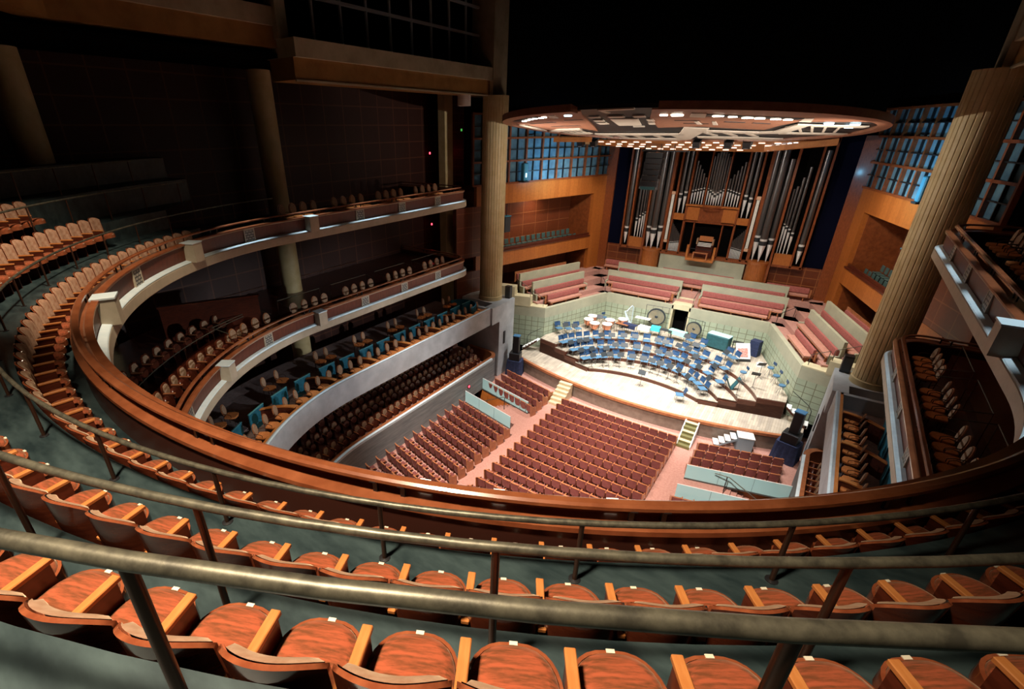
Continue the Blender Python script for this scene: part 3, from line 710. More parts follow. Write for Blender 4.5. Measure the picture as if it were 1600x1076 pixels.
sheet('dark_slot', [[(-6.7, -3.0), (-5.0, -3.6), (-4.9, -3.4), (-6.6, -2.8)], [(-6.4, -1.0), (-4.6, -1.4), (-4.5, -1.2), (-6.3, -0.8)], [(-3.9, -4.6), (-2.9, -4.8), (-2.9, -4.6), (-3.9, -4.4)], [(1.0, -3.6), (2.0, -3.4), (2.0, -3.2), (1.0, -3.4)], [(1.0, -2.0), (2.0, -1.6), (2.0, -1.4), (1.0, -1.8)], [(2.9, -2.6), (3.6, -2.0), (3.5, -1.8), (2.8, -2.4)], [(3.9, -1.8), (4.5, -1.2), (4.4, -1.0), (3.8, -1.6)], [(-7.0, -4.4), (-4.5, -6.6), (-4.2, -6.3), (-6.5, -4.2)], [(2.7, -6.1), (5.9, -3.6), (5.6, -2.9), (2.5, -5.2)]], M_black, 0.03)
sheet('coffer_panel', [[(-1.5, -4.8), (-0.3, -4.6), (-1.2, -1.2), (-2.4, -1.1)], [(-2.1, -5.9), (-1.6, -5.9), (-1.7, -5.4), (-2.2, -5.4)], [(-1.2, -6.0), (-0.5, -6.0), (-0.6, -5.4), (-1.3, -5.4)], [(-0.1, -6.0), (0.4, -6.0), (0.3, -5.4), (-0.2, -5.4)], [(-2.5, -4.4), (-2.0, -4.4), (-2.2, -3.6), (-2.7, -3.6)], [(-2.9, -3.0), (-2.4, -3.0), (-2.6, -2.0), (-3.1, -2.0)], [(0.0, -4.4), (0.3, -4.4), (0.1, -3.4), (-0.2, -3.4)], [(-0.4, -2.8), (-0.1, -2.8), (-0.4, -1.6), (-0.7, -1.6)], [(-1.9, -0.4), (-1.3, -0.4), (-1.4, 0.0), (-2.0, 0.0)],
                      [(-3.5, -7.1), (-3.2, -7.0), (-3.6, -5.8), (-4.0, -5.9)], [(2.0, -5.2), (2.4, -6.6), (2.9, -6.4), (2.5, -4.7)], [(5.6, -2.1), (5.9, -3.7), (6.2, -3.7), (6.0, -1.8)], [(1.5, -1.4), (1.7, -3.0), (1.85, -3.0), (1.7, -1.3)], [(2.1, -1.0), (2.4, -2.8), (2.55, -2.8), (2.3, -0.9)], [(-0.6, -8.6), (0.9, -8.8), (0.85, -8.5), (-0.5, -8.3)], [(-0.6, -8.6), (-0.4, -8.6), (-0.5, -7.4), (-0.7, -7.4)]], M_canbeige, 0.02)
sheet('beige_frame', [[(-5.6, 3.5), (-0.3, 3.5), (-0.4, 4.4), (-5.7, 4.4)], [(-6.3, 6.5), (-1.4, 6.6), (-1.5, 7.9), (-3.0, 7.6), (-4.8, 6.7)], [(0.5, 0.3), (1.6, 0.8), (-0.7, 7.2), (-1.5, 7.6), (-1.3, 6.0)], [(0.9, 1.5), (3.6, 2.7), (4.3, 2.4), (5.5, -0.9), (6.0, -0.5), (4.7, 3.3), (3.3, 3.6), (0.7, 2.3)], [(0.1, 5.2), (2.4, 5.6), (4.4, 6.4), (3.9, 7.3), (2.0, 6.9), (0.0, 6.1)],
                     [(-8.0, 1.9), (-6.9, 0.8), (-5.3, 0.5), (-5.4, 1.1), (-6.7, 1.5), (-7.6, 2.4)], [(-7.7, 3.0), (-5.6, 2.9), (-5.7, 3.5), (-7.2, 4.3)], [(-7.75, -2.3), (-7.3, -2.4), (-8.0, 1.6), (-8.3, 1.2)], [(6.0, -0.4), (8.0, 0.4), (7.8, 0.9), (5.9, 0.2)], [(4.6, 3.0), (7.3, 3.6), (6.9, 4.2), (4.4, 3.6)]], M_canbeige, 0.0)
sheet('frame_bar', [[(x - 0.14, 4.4), (x + 0.14, 4.4), (x + 0.1, 6.6), (x - 0.18, 6.6)] for x in (-5.5, -4.5, -3.45, -2.2, -1.1)] + [[(x - 0.12, 2.2 + 0.35 * x), (x + 0.12, 2.2 + 0.35 * x), (x + 0.4, 4.6 + 0.3 * x), (x + 0.16, 4.6 + 0.3 * x)] for x in (0.9, 1.9, 2.9)] + [[(4.9 + 0.5 * k, 0.6 + 0.1 * k), (5.0 + 0.5 * k, 0.6 + 0.1 * k), (5.0 + 0.45 * k, 3.2), (4.9 + 0.45 * k, 3.2)] for k in range(5)] + [[(-7.3 + 0.45 * k, 1.2), (-7.2 + 0.45 * k, 1.2), (-7.2 + 0.45 * k, 3.0), (-7.3 + 0.45 * k, 3.0)] for k in range(4)], M_canbeige, 0.02)
# lamps let into the canopy
lm = MB(); lm.lathe([(0.02, -0.02), (0.2, -0.02), (0.24, 0.06), (0.24, 0.1)], n=14)
lmm = lm.mesh('lamp_mesh', M_lamp, smooth=40); lmb = MB().lathe([(0.02, -0.02), (0.2, -0.02), (0.24, 0.06)], n=14).mesh('lamp_mesh_cool', M_lampb, smooth=40)
for x, y, sc in ((3.1, -5.3, 1.0), (3.55, -4.85, 0.8), (4.0, -4.3, 1.0), (4.4, -4.0, 0.9), (4.9, -3.5, 0.9), (5.3, -3.2, 0.8), (1.7, -5.9, 1.1), (1.2, -6.0, 0.7)):
    o = link('lamp', lmm, cn); o.location = (x, y, czz(y, 0.02)); o.scale = (sc, sc, sc)
for x, y in ((-6.1, -4.6), (-5.7, -5.0), (-5.3, -5.4), (-4.9, -5.7), (-4.4, -6.0), (-4.15, -6.2)):
    o = link('lamp', lmm, cn); o.location = (x, y, czz(y, 0.02)); o.scale = (0.6, 0.6, 0.6)
for x, y in ((-2.7, -6.7), (6.6, -0.9), (7.3, 0.9), (7.5, -0.3)):
    o = link('cool_lamp', lmb, cn); o.location = (x, y, czz(y, 0.02)); o.scale = (0.8, 0.8, 0.8)
# rear section: orange wood with small lamps
cr = thing('canopy_rear_section', (0, 34.0, 16.8), 0, 'orange wooden rear canopy section dotted with small lights before the organ pipes', 'canopy')
b = MB(); P = [(-9.0, 3.0), (6.9, 3.0), (6.9, 3.8), (3.0, 5.9), (-3.2, 5.9), (-8.8, 4.2)]
def rz_(x, y): return -0.05 - 0.24 * (y - 3.0)
b.prism(P, rz_, lambda x, y: rz_(x, y) + 0.06); b.build('slab', M_canorange, cr)
b = MB(); p, q = (6.95, 2.0), (3.4, 2.7)
b.prism([p, q, (q[0], q[1] + 0.06), (p[0], p[1] + 0.06)], lambda x, y: -0.15 - 0.12 * (6.95 - x), lambda x, y: 0.18 - 0.14 * (6.95 - x)); b.build('end_board', M_canorange, cr)
b = MB(); p, q = (-9.0, -0.8), (-6.6, 0.1)
b.prism([p, q, (q[0], q[1] + 0.06), (p[0], p[1] + 0.06)], lambda x, y: -0.08, lambda x, y: 0.22); b.build('end_board', M_canorange, cr)
sl = MB().box((0, 0, 0), (0.34, 0.2, 0.04)).mesh('small_lamp_mesh', M_lampd)
for i in range(15):
    for j in range(4):
        x, y = -7.2 + 0.86 * i + 0.3 * (j % 2), 3.35 + 0.68 * j
        if random.random() < 0.92 and -8.6 + max(0, y - 4.2) * 2.8 < x < 4.6 - max(0, y - 3.8) * 1.6:
            o = link('small_lamp', sl, cr); o.location = (x, y, rz_(x, y) - 0.01)
b = MB()
for k in range(6):
    for j in range(3):
        x = 3.3 + 0.32 * k; y = 5.3 - 0.28 * k - 0.4 * j + 0.1 * (k % 2); b.lathe([(0.01, -0.05), (0.1, -0.04), (0.12, 0.0)], (x, y, rz_(x, y)), 8)
b.build('cool_lamp_cluster', M_lampb, cr)
# black spotlights clamped to the rear edge
def projector(x, y, z, k, lab):
    t = thing('stage_projector', (x, y, z), 0, lab, 'spotlight', 'black spotlights under the canopy')
    MB().box((0, 0, -0.35), (0.42, 0.5, 0.4), 0, rx=0.35).build('housing', M_black, t)
    bb = MB(); bb.bx(-0.27, -0.24, -0.04, 0.04, -0.4, 0.05); bb.bx(0.24, 0.27, -0.04, 0.04, -0.4, 0.05); bb.bx(-0.27, 0.27, -0.04, 0.04, 0.05, 0.45); bb.build('yoke', M_black, t)
    MB().lathe([(0.02, 0), (0.15, 0), (0.17, 0.05)], (0, -0.1, -0.62), 12).build('lens', M_chrome, t)
for k, (x, y, l_) in enumerate(((-8.45, 36.6, 'black spotlight under the canopy nearest the fluted column by the dark balconies'), (-7.45, 36.6, 'black spotlight under the canopy, second from the fluted column'), (-0.45, 36.6, 'black spotlight under the canopy nearest the hanging loudspeaker array'), (1.4, 36.6, 'black spotlight under the canopy, second from the blue lamp cluster'), (2.45, 36.6, 'black spotlight under the canopy nearest the blue lamp cluster'))):
    projector(x, y, 16.95, k, l_)
# hanging loudspeaker array
la = thing('line_array_speaker', (-3.35, 38.0, 13.6), 0, 'black hanging loudspeaker array before the organ pipes', 'speaker')
for k in range(6):
    MB().box((0, -0.02 * k * k, 2.2 - 0.38 * k), (1.15, 0.6, 0.36), 0, rx=-0.03 * k).build('cabinet', M_black, la, bevel=0.02)
bb = MB(); bb.box((-0.6, -0.4, 0.3), (0.05, 0.35, 0.7), rx=-0.2); bb.box((0.6, -0.4, 0.3), (0.05, 0.35, 0.7), rx=-0.2); bb.build('side_plate', M_chrome, la)
bb = MB(); bb.bx(-0.95, 2.1, -0.05, 0.05, 2.45, 2.53); bb.bx(-0.8, -0.76, -0.02, 0.02, 2.5, 3.05); bb.bx(1.2, 1.24, -0.02, 0.02, 2.5, 3.0); bb.bx(0.3, 0.34, -0.02, 0.02, 2.5, 3.0); bb.build('hanging_frame', M_black, la)
MB().box((0, -0.66, 0.08), (1.0, 0.1, 0.3), 0, rx=-0.2).build('grille', mat('teal_grille', (0.03, 0.10, 0.11), 0.5), la)

# ------------------------------------------------------------------ the organ
og = thing('pipe_organ', (0, 44.0, 0), 0, 'great pipe organ in a mahogany case behind the choir benches', 'organ')
b = MB()
def post(x, z0, z1, w_=0.14, d=0.3): b.bx(x - w_ / 2, x + w_ / 2, -d, 0.1, z0, z1)
for s in (-1, 1):
    post(s * 6.85, 7.9, 17); post(s * 6.2, 7.9, 17); post(s * 4.86, 6.2, 17, 0.16, 0.45); post(s * 3.32, 7.9, 17, 0.22); post(s * 2.82, 7.9, 17, 0.14); post(s * 1.88, 7.9, 17, 0.14); post(s * 0.68, 11.9, 17, 0.1)
    post(s * 1.05, 7.9, 10.65, 0.08)
b.bx(-3.4, 3.4, -0.35, 0.1, 7.75, 7.9); b.bx(-6.9, 6.9, -0.3, 0.15, 16.6, 17); b.bx(-1.9, 1.9, -0.3, 0.1, 10.55, 10.66)
b.bx(-6.95, 6.95, -0.3, 0.1, 7.85, 8.02)
b.build('case_frame', M_organ, og)
b = MB(); b.bx(-6.9, 6.9, 0.1, 0.2, 7.9, 17); b.build('case_back', M_darkvoid, og)
for s in (-1, 1):
    for x0, x1, y0, z0, z1 in ((6.15, 5.0, -0.26, 8.02, 8.85), (2.78, 1.92, -0.3, 10.67, 11.17), (1.84, 0.86, -0.24, 10.72, 11.75)):
        MB().bx(min(s * x0, s * x1), max(s * x0, s * x1), y0, 0.0, z0, z1).build('light_panel', M_organl, og)
MB().bx(-1.95, 1.95, -0.4, 0.0, 11.82, 11.95).build('light_ledge', M_organl, og)
b = MB(); b.bx(-0.86, 0.86, -0.2, 0, 10.66, 11.82); b.lathe([(0.75, 11.8), (0.75, 11.95)], (0, -0.1, 0), 20, a0=pi, a1=2 * pi, cap=False); b.build('frieze_panel', M_organ, og)
for s in (-1, 1):    # half round pipe towers
    b = MB(); N = 22; r = 0.72
    for k in range(N):
        a0 = pi + pi * k / N; a1 = pi + pi * (k + 0.86) / N
        P = [(r * cos(a0), r * sin(a0)), (r * cos(a1), r * sin(a1)), ((r - 0.1) * cos(a1), (r - 0.1) * sin(a1)), ((r - 0.1) * cos(a0), (r - 0.1) * sin(a0))]
        b.prism([(s * 4.08 + x, -0.25 + y) for x, y in P], 5.8, 8.0)
    b.lathe([(0.6, 5.8), (0.6, 8.0)], (s * 4.08, -0.25, 0), 22)
    b.lathe([(0.74, 7.92), (0.78, 8.05), (0.78, 8.12), (0.5, 8.14)], (s * 4.08, -0.25, 0), 28)
    b.build('tower_base', mat('tower_base_wood', (0.40, 0.125, 0.03), 0.35, kind='noise', col2=(0.3, 0.085, 0.02), scale=4, stretch=(4, 1, 1)), og, smooth=30)
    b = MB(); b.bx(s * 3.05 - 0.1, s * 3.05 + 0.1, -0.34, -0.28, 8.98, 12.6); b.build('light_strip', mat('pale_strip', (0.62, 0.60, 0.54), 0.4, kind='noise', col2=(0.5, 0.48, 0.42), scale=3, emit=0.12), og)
    b = MB(); b.bx(s * 3.05 - 0.14, s * 3.05 + 0.14, -0.36, -0.26, 8.74, 8.96); b.bx(s * 3.05 - 0.14, s * 3.05 + 0.14, -0.36, -0.26, 12.62, 12.86); b.build('strip_end', mat('peach_block', (0.66, 0.42, 0.28), 0.5), og)
def pipe(x, zf, zm, zt, r, y=-0.2):
    # foot cone, mouth, resonator
    b = MB()
    b.lathe([(0.025, zf), (r * 0.96, zm - 0.32 * min(1, r * 6))], (x, y, 0), 10, 1); 
    b.lathe([(r, zm - 0.32 * min(1, r * 6)), (r, zm)], (x, y, 0), 10, 2)
    b.lathe([(r * 1.02, zm), (r * 1.02, zm + 0.16 * min(1, r * 6))], (x, y, 0), 10, 1)
    b.lathe([(r, zm + 0.16 * min(1, r * 6)), (r, zt)], (x, y, 0), 10, 0)
    o = b.build('organ_pipe', [M_pipe, M_mouth, mat('pipe_mouth_shadow', (0.05, 0.055, 0.06), 0.4, metal=0.5)], og, smooth=40)
for s in (-1, 1):
    pipe(s * 6.52, 8.25, 9.55, 16.1, 0.19)
    for x, m_, t_, r in ((5.75, 10.4, 15.0, 0.10), (5.5, 10.65, 14.3, 0.09), (5.28, 10.85, 13.7, 0.08), (5.1, 11.0, 13.5, 0.07)): pipe(s * x, 8.86, m_, t_, r)
    for x, m_, t_, r, y in ((4.55, 9.8, 15.5, 0.2, -0.3), (4.08, 9.72, 16.2, 0.25, -0.55), (3.62, 9.9, 16.2, 0.2, -0.3)): pipe(s * x, 8.12, m_, t_, r, y)
    for x, m_, t_ in ((2.52, 12.62, 16.4), (2.16, 12.78, 16.4)): pipe(s * x, 11.18, m_, t_, 0.13)
    for k in range(5): pipe(s * (1.66 - 0.2 * k), 11.96, 12.95 + 0.06 * k, 15.2 - 0.3 * k, 0.072)
    for k in range(8): pipe(s * (2.7 - 0.1 * k), 8.05, 8.75 + 0.02 * k, 10.35 - (0.13 * k if s > 0 else 0.13 * k), 0.042)
for k in range(7): pipe(-0.54 + 0.18 * k, 11.97, 12.78 + 0.13 * abs(k - 3), 16.2 - 0.22 * abs(k - 3), 0.065 + 0.012 * (3 - abs(k - 3)))
# stone panel under the organ loft
struct(MB().bx(-3.25, 3.25, 43.7, 44.1, 5.4, 7.75).build('wall_organ_stone', M_greenplain))
# loft front and console
lf = thing('organ_loft_balustrade', (0, 43.4, 7.75), 0, 'small wooden balustrade with two posts before the organ console', 'balustrade')
b = MB(); b.bx(-1.05, 1.05, -0.5, 0.3, -0.1, 0.1); b.build('loft_floor', M_organl, lf)
for s in (-1, 1): MB().bx(s * 1.0 - 0.08, s * 1.0 + 0.08, -0.5, -0.38, 0.1, 1.15).build('post', M_organl, lf)
MB().bx(-0.92, 0.92, -0.47, -0.43, 0.85, 0.9).build('top_bar', M_black, lf)
oc = thing('organ_console', (0.12, 43.5, 7.9), 0, 'organ keydesk with pale keyboards and music desk in the loft', 'organ console')
MB().bx(-0.62, 0.62, -0.1, 0.35, 0, 1.0).build('desk', M_darkwood, oc)
bb = MB()
for k in range(3): bb.bx(-0.5, 0.5, -0.36 + 0.12 * k, -0.22 + 0.12 * k, 0.95 + 0.09 * k, 1.0 + 0.09 * k)
bb.build('keyboard', M_white, oc)
MB().box((0, 0.05, 1.5), (1.0, 0.04, 0.4), rx=-0.3).build('music_desk', M_organl, oc)
bb = MB(); bb.box((-0.58, -0.1, 1.3), (0.1, 0.4, 0.45)); bb.box((0.58, -0.1, 1.3), (0.1, 0.4, 0.45)); bb.build('stop_jamb', M_pad, oc)
ob = thing('organ_bench', (0.05, 42.75, 7.86), 0, 'pale organ bench with bars seen through the loft balustrade', 'bench')
MB().bx(-0.55, 0.55, -0.15, 0.15, 0.5, 0.56).build('seat', M_stalltop, ob)
for s in (-1, 1): MB().bx(s * 0.5 - 0.04, s * 0.5 + 0.04, -0.14, 0.14, 0, 0.5).build('leg', M_stalltop, ob)

# ------------------------------------------------------------------ seats of the top balcony
def gallery_seat():
    t = thing('balcony_seat', (0, 0, 0), 0, 'x', 'theatre seat')
    W_ = 0.255
    def topz(u): return 1.05 - 0.11 * abs(u) ** 2.8
    def yb(u, z): return -0.02 + 0.105 * abs(u) ** 2.2 - 0.08 * (z - 0.42)
    b = MB(); nu = 12
    us = [-1 + 2 * i / nu for i in range(nu + 1)]
    zz = lambda u, v: 0.36 + (topz(u) - 0.36) * v
    # shell: front and back skins closed by rims
    def skin(off): return [[(u * W_, yb(u, zz(u, v)) + off, zz(u, v)) for v in (0, 0.35, 0.7, 0.93, 1)] for u in us]
    A = skin(0.0); Bk = skin(-0.026); m = 5; vs = [p for r in A for p in r] + [p for r in Bk for p in r]; o = len(us) * m
    fb = []; fe = []
    for i in range(nu):
        for j in range(m - 1):
            fb.append((o + i * m + j, o + i * m + j + 1, o + (i + 1) * m + j + 1, o + (i + 1) * m + j)); fb.append((i * m + j, (i + 1) * m + j, (i + 1) * m + j + 1, i * m + j + 1))
        fe.append((i * m + m - 1, (i + 1) * m + m - 1, o + (i + 1) * m + m - 1, o + i * m + m - 1)); fb.append((i * m, o + i * m, o + (i + 1) * m, (i + 1) * m))
    for i in (0, nu):
        for j in range(m - 1): fe.append((i * m + j, i * m + j + 1, o + i * m + j + 1, o + i * m + j))
    b.add(vs, fb, 0); b.f += [tuple(f) for f in fe]; b.m += [1] * len(fe)
    b.build('back_shell', [M_redwood, M_edge], t, smooth=50)
    # padded cushion in front of the shell
    def pad(u, v):
        u_ = -0.93 + 1.86 * u; z = 0.5 + (topz(u_) - 0.012 - 0.5) * v
        k = (1 - abs(u_ / 0.93) ** 6) * (1 - (2 * v - 1) ** 8)
        return (u_ * W_, yb(u_, z) + 0.012 + 0.062 * max(k, 0) ** 0.5, z)
    MB().grid(pad, 12, 10).build('back_cushion', M_velvet_lit, t, smooth=60)
    # seat: domed cushion inside a bent wooden front rim
    def outline(a, k=1.0):
        x = 0.232 * cos(a) * k; y = 0.30 + 0.235 * sin(a) * k
        if sin(a) < 0: y = 0.30 + 0.20 * sin(a) * k
        e = 0.75
        return (0.236 * k * (abs(cos(a)) ** e) * (1 if cos(a) > 0 else -1), 0.27 + (0.26 if sin(a) > 0 else 0.19) * k * (abs(sin(a)) ** 0.9) * (1 if sin(a) > 0 else -1))
    n = 28; b = MB(); vs = []; rings = [(0.98, 0.40), (1.0, 0.46), (0.95, 0.492), (0.75, 0.518), (0.4, 0.528), (0.05, 0.53)]
    for k, z in rings:
        for i in range(n):
            x, y = outline(2 * pi * i / n, k); vs.append((x, y, z - 0.03 * (0.5 - y)))
    b.add(vs, [(r * n + i, r * n + (i + 1) % n, (r + 1) * n + (i + 1) % n, (r + 1) * n + i) for r in range(len(rings) - 1) for i in range(n)] + [tuple((len(rings) - 1) * n + i for i in range(n)), tuple(range(n))[::-1]])
    sc = b.build('seat_cushion', M_velvet, t, smooth=60)
    b = MB(); vs = []; m = 17
    for i in range(m):
        a = -0.12 + (pi + 0.24) * i / (m - 1)
        for k, z in ((1.0, 0.47), (1.075, 0.468), (1.085, 0.36), (1.0, 0.36)):
            x, y = outline(a, k); vs.append((x, y, z - 0.03 * (0.5 - y)))
    b.add(vs, [(i * 4 + j, i * 4 + (j + 1) % 4, (i + 1) * 4 + (j + 1) % 4, (i + 1) * 4 + j) for i in range(m - 1) for j in range(4)] + [(0, 1, 2, 3), tuple((m - 1) * 4 + j for j in range(4))])
    rim = b.build('seat_rim', M_edge, t, smooth=40)
    x, y = outline(pi / 2, 1.045)
    MB().box((0, y, 0.472), (0.045, 0.022, 0.006)).build('number_plate', M_cream, rim)
    MB().box((0, 0.22, 0.37), (0.36, 0.3, 0.06)).build('seat_pan', M_darkwood, t)
    b = MB(); b.box((0.27, 0.215, 0.645), (0.058, 0.42, 0.034), mi=0); b.build('armrest', M_honey, t, bevel=0.005)
    MB().bx(0.252, 0.288, 0.02, 0.40, 0.0, 0.63).build('arm_panel', M_darkwood, t)
    t.scale = (0.9, 0.9, 0.9)
    return t
GS = Proto(gallery_seat())
def seat_row(curve, z, d, pitch, phase, test, words, group):
    n = 0; pts = [p for p in along(curve, pitch, phase) if test(p[0] + p[2] * d, p[1] + p[3] * d)]
    for x, y, nx, ny, s in pts:
        n += 1
        GS.put((x + nx * d, y + ny * d, z), atan2(-ny, -nx) - pi / 2, f'orange velvet seat, {words}, {nth(n)} from its dark far end', group)
    return n
seat_row(E1, T[0], -0.28, 0.487, 0.08, lambda x, y: (x < 0 and y < 8.3) or (x >= 0 and y < 7.6), 'front balcony row', 'front row of balcony seats')
seat_row(E2, T[1], -0.28, 0.487, 0.40, lambda x, y: (x < 0 and y < 5.7) or (x >= 0 and y < 5.6), 'second balcony row', 'second row of balcony seats')
seat_row(E3, T[2], -0.28, 0.487, 0.39, lambda x, y: (x < -9 and 2 < y < 3.8) or (3.6 < x and y < 3.6), 'rear balcony row', 'rear row of balcony seats')

# ------------------------------------------------------------------ brass rails behind the rows
def brass_rail(curve, z, zb, d, phase, step, label, rng):
    t = thing('brass_rail', (0, 0, 0), 0, label, 'handrail')
    P = [(x + nx * d, y + ny * d, z) for x, y, nx, ny in curve if rng(x, y)]
    MB().tube(P, 0.026, 10).build('rail_tube', M_brass, t, smooth=60)
    for x, y, nx, ny, s in along(curve, step, phase):
        if rng(x, y):
            X, Y = x + nx * d, y + ny * d
            b = MB(); b.tube([(X, Y, zb), (X, Y, z - 0.01)], 0.021, 10); b.build('post', M_post, t, smooth=60)
            MB().lathe([(0.05, 0), (0.05, 0.006), (0.024, 0.012)], (X, Y, zb), 12).build('post_foot', M_black, t, smooth=40)
brass_rail(E1, 14.85, T[1], 0.0, 0.62, 1.62, 'brass handrail on dark posts behind the front row of velvet seats', lambda x, y: y < 13)
brass_rail(E2, 15.79, T[2], 0.0, 0.75, 1.62, 'brass handrail on dark posts behind the second row of velvet seats', lambda x, y: y < 9.5)
brass_rail(E3, 16.60, T[3], 0.0, 0.55, 1.62, 'closest brass handrail on dark posts above the rear row of velvet seats', lambda x, y: y < 8.5)

# ------------------------------------------------------------------ stalls seats
def stall_seat():
    t = thing('stalls_seat', (0, 0, 0), 0, 'x', 'theatre seat')
    b = MB()
    def sk(u, v, off):
        x = (-0.5 + u) * (0.44 + 0.03 * min(1, 3 * v)); z = 0.30 + 0.54 * v
        return (x, -0.11 * (z - 0.42) + 0.05 * (2 * u - 1) ** 2 + off, z - 0.03 * (abs(2 * u - 1) ** 3) * v)
    n, m = 6, 3
    vs = [sk(i / n, j / m, 0.035) for i in range(n + 1) for j in range(m + 1)] + [sk(i / n, j / m, -0.035) for i in range(n + 1) for j in range(m + 1)]
    q = (n + 1) * (m + 1); k = m + 1
    f = []
    for i in range(n):
        for j in range(m): f += [(i * k + j, (i + 1) * k + j, (i + 1) * k + j + 1, i * k + j + 1), (q + i * k + j, q + i * k + j + 1, q + (i + 1) * k + j + 1, q + (i + 1) * k + j)]
        f += [(i * k + m, (i + 1) * k + m, q + (i + 1) * k + m, q + i * k + m), (i * k, q + i * k, q + (i + 1) * k, (i + 1) * k)]
    for i in (0, n):
        for j in range(m): f.append((i * k + j, i * k + j + 1, q + i * k + j + 1, q + i * k + j))
    b.add(vs, f); b.build('backrest', M_maroon, t, smooth=40)
    b = MB(); b.grid(lambda u, v: ((-0.5 + u) * 0.48, -0.11 * 0.42 + 0.05 * (2 * u - 1) ** 2 + (-0.04 + 0.075 * v), 0.852 - 0.03 * abs(2 * u - 1) ** 3), 6, 1)
    b.grid(lambda u, v: ((-0.5 + u) * 0.48, -0.11 * 0.42 + 0.05 * (2 * u - 1) ** 2 - 0.04, 0.852 - 0.03 * abs(2 * u - 1) ** 3 - 0.02 * v), 6, 1)
    b.build('top_rail', M_stalltop, t)
    MB().box((0, 0.25, 0.44), (0.45, 0.40, 0.10)).build('seat', M_maroon, t, bevel=0.02)
    MB().box((0.262, 0.2, 0.62), (0.05, 0.36, 0.03)).build('armrest', M_stalltop, t)
    MB().bx(0.245, 0.279, 0.02, 0.3, 0.0, 0.6).build('arm_panel', M_darkwood, t)
    return t
SS = Proto(stall_seat())
ep = MB(); ep.prism([(-0.09, 0), (0.42, 0), (0.42, 0.56), (0.12, 0.66), (-0.06, 0.84), (-0.13, 0.84)], -0.02, 0.02); ep.v = [(z, x, y) for x, y, z in ep.v]
epm = ep.mesh('row_end_mesh', M_stalltop)
def stalls(x0, x1, n, rows, yfun, rowwords, group, aisle, rev=False, ends=()):
    for r in range(rows):
        for i in range(n):
            x = x0 + (x1 - x0) * (i + 0.5) / n
            y, rz = yfun(r, x)
            k = n - i if rev else i + 1
            o = SS.put((x, y, 0), rz, f'stalls seat, {rowwords(r)}, {nth(k)} from the {aisle}', group)
            for e in ends:
                if (e < 0 and i == 0) or (e > 0 and i == n - 1):
                    q = link('row_end_panel', epm, o); q.location = (e * 0.275, 0, 0)
stalls(-3.75, 3.75, 14, 15, lambda r, x: (27.0 - 0.79 * r + 0.006 * x * x, 0.0), lambda r: f'centre block, {nth(r + 1)} row from stage', 'stalls seats of the centre block', 'beige steps aisle', ends=(-1, 1))
def lef(y0, pitch):
    def f(r, x): return (y0 - pitch * r + 0.25 * (-5.0 - x), -0.25)
    return f
stalls(-9.15, -4.95, 8, 4, lef(27.5, 0.86), lambda r: f'small block by draped speaker, {nth(r + 1)} row', 'stalls seats beside the draped speaker', 'beige steps aisle', rev=True, ends=(1,))
stalls(-9.45, -4.95, 8, 12, lef(21.6, 0.79), lambda r: f'block behind glass stairwell, {nth(r + 1)} row', 'stalls seats behind the glass stairwell', 'centre aisle', rev=True, ends=(1,))
stalls(4.95, 9.15, 8, 4, lambda r, x: (27.2 - 0.84 * r + 0.27 * (x - 5.0), 0.27), lambda r: f'block by white platform, {nth(r + 1)} row', 'stalls seats by the white platform steps', 'striped steps aisle', ends=(-1,))
stalls(4.95, 9.15, 8, 1, lambda r, x: (21.5 + 0.27 * (x - 5.0), 0.27), lambda r: 'lone row past glass panels', 'stalls seats past the glass panels', 'striped steps aisle', ends=(-1,))

# ------------------------------------------------------------------ terrace seats under the loge boxes
def terrace_seat():
    t = thing('terrace_seat', (0, 0, 0), 0, 'x', 'theatre seat')
    b = MB(); pr = [(-0.235, 0.36), (0.235, 0.36), (0.24, 0.72), (0.17, 0.86), (0.09, 0.9), (-0.09, 0.9), (-0.17, 0.86), (-0.24, 0.72)]
    b.prism(pr, -0.03, 0.02); b.v = [(x, z - 0.12 * (y - 0.4), y) for x, y, z in b.v]; b.build('backrest', M_redwood, t)
    b = MB(); b.prism([(x * 0.72, 0.4 + (y - 0.36) * 0.86) for x, y in pr], 0.02, 0.05); b.v = [(x, z - 0.12 * (y - 0.4), y) for x, y, z in b.v]; b.build('back_pad', M_pad, t, bevel=0.008)
    b = MB(); b.lathe([(0.02, 0), (0.21, 0), (0.22, 0.04), (0.2, 0.08), (0.02, 0.08)], n=16); b.v = [(x, 0.22 + z * 1.0 - 0.25 * y, 0.52 + y * 0.9) for x, y, z in b.v]; b.build('folded_seat', M_darkwood, t, smooth=40)
    MB().box((0.265, 0.2, 0.64), (0.05, 0.4, 0.03)).build('armrest', M_stalltop, t)
    MB().bx(0.25, 0.28, 0.0, 0.3, 0.0, 0.63).build('arm_panel', M_darkwood, t)
    return t
TS = Proto(terrace_seat())
def terrace(d, z, step, phase, test, words, group):
    n = 0
    for x, y, nx, ny, s in along(TR, step, phase):
        if test(x, y):
            n += 1
            TS.put((x + nx * d, y + ny * d, z), atan2(-ny, -nx) - pi / 2, f'terrace seat, {words}, {nth(n)} from the stage pier', group)
terrace(0.95, 1.5, 0.56, 0.9, lambda x, y: x < 0 and 10.0 < y < 27, 'front row behind the wooden rim', 'terrace seats in the front row')
terrace(1.8, 1.9, 0.56, 0.6, lambda x, y: x < 0 and 10.6 < y < 27, 'middle row under the loge boxes', 'terrace seats in the middle row')
terrace(2.65, 2.2, 0.56, 0.9, lambda x, y: x < 0 and 12.5 < y < 25.5, 'rear shaded row under the loge boxes', 'terrace seats in the rear row')
n = 0
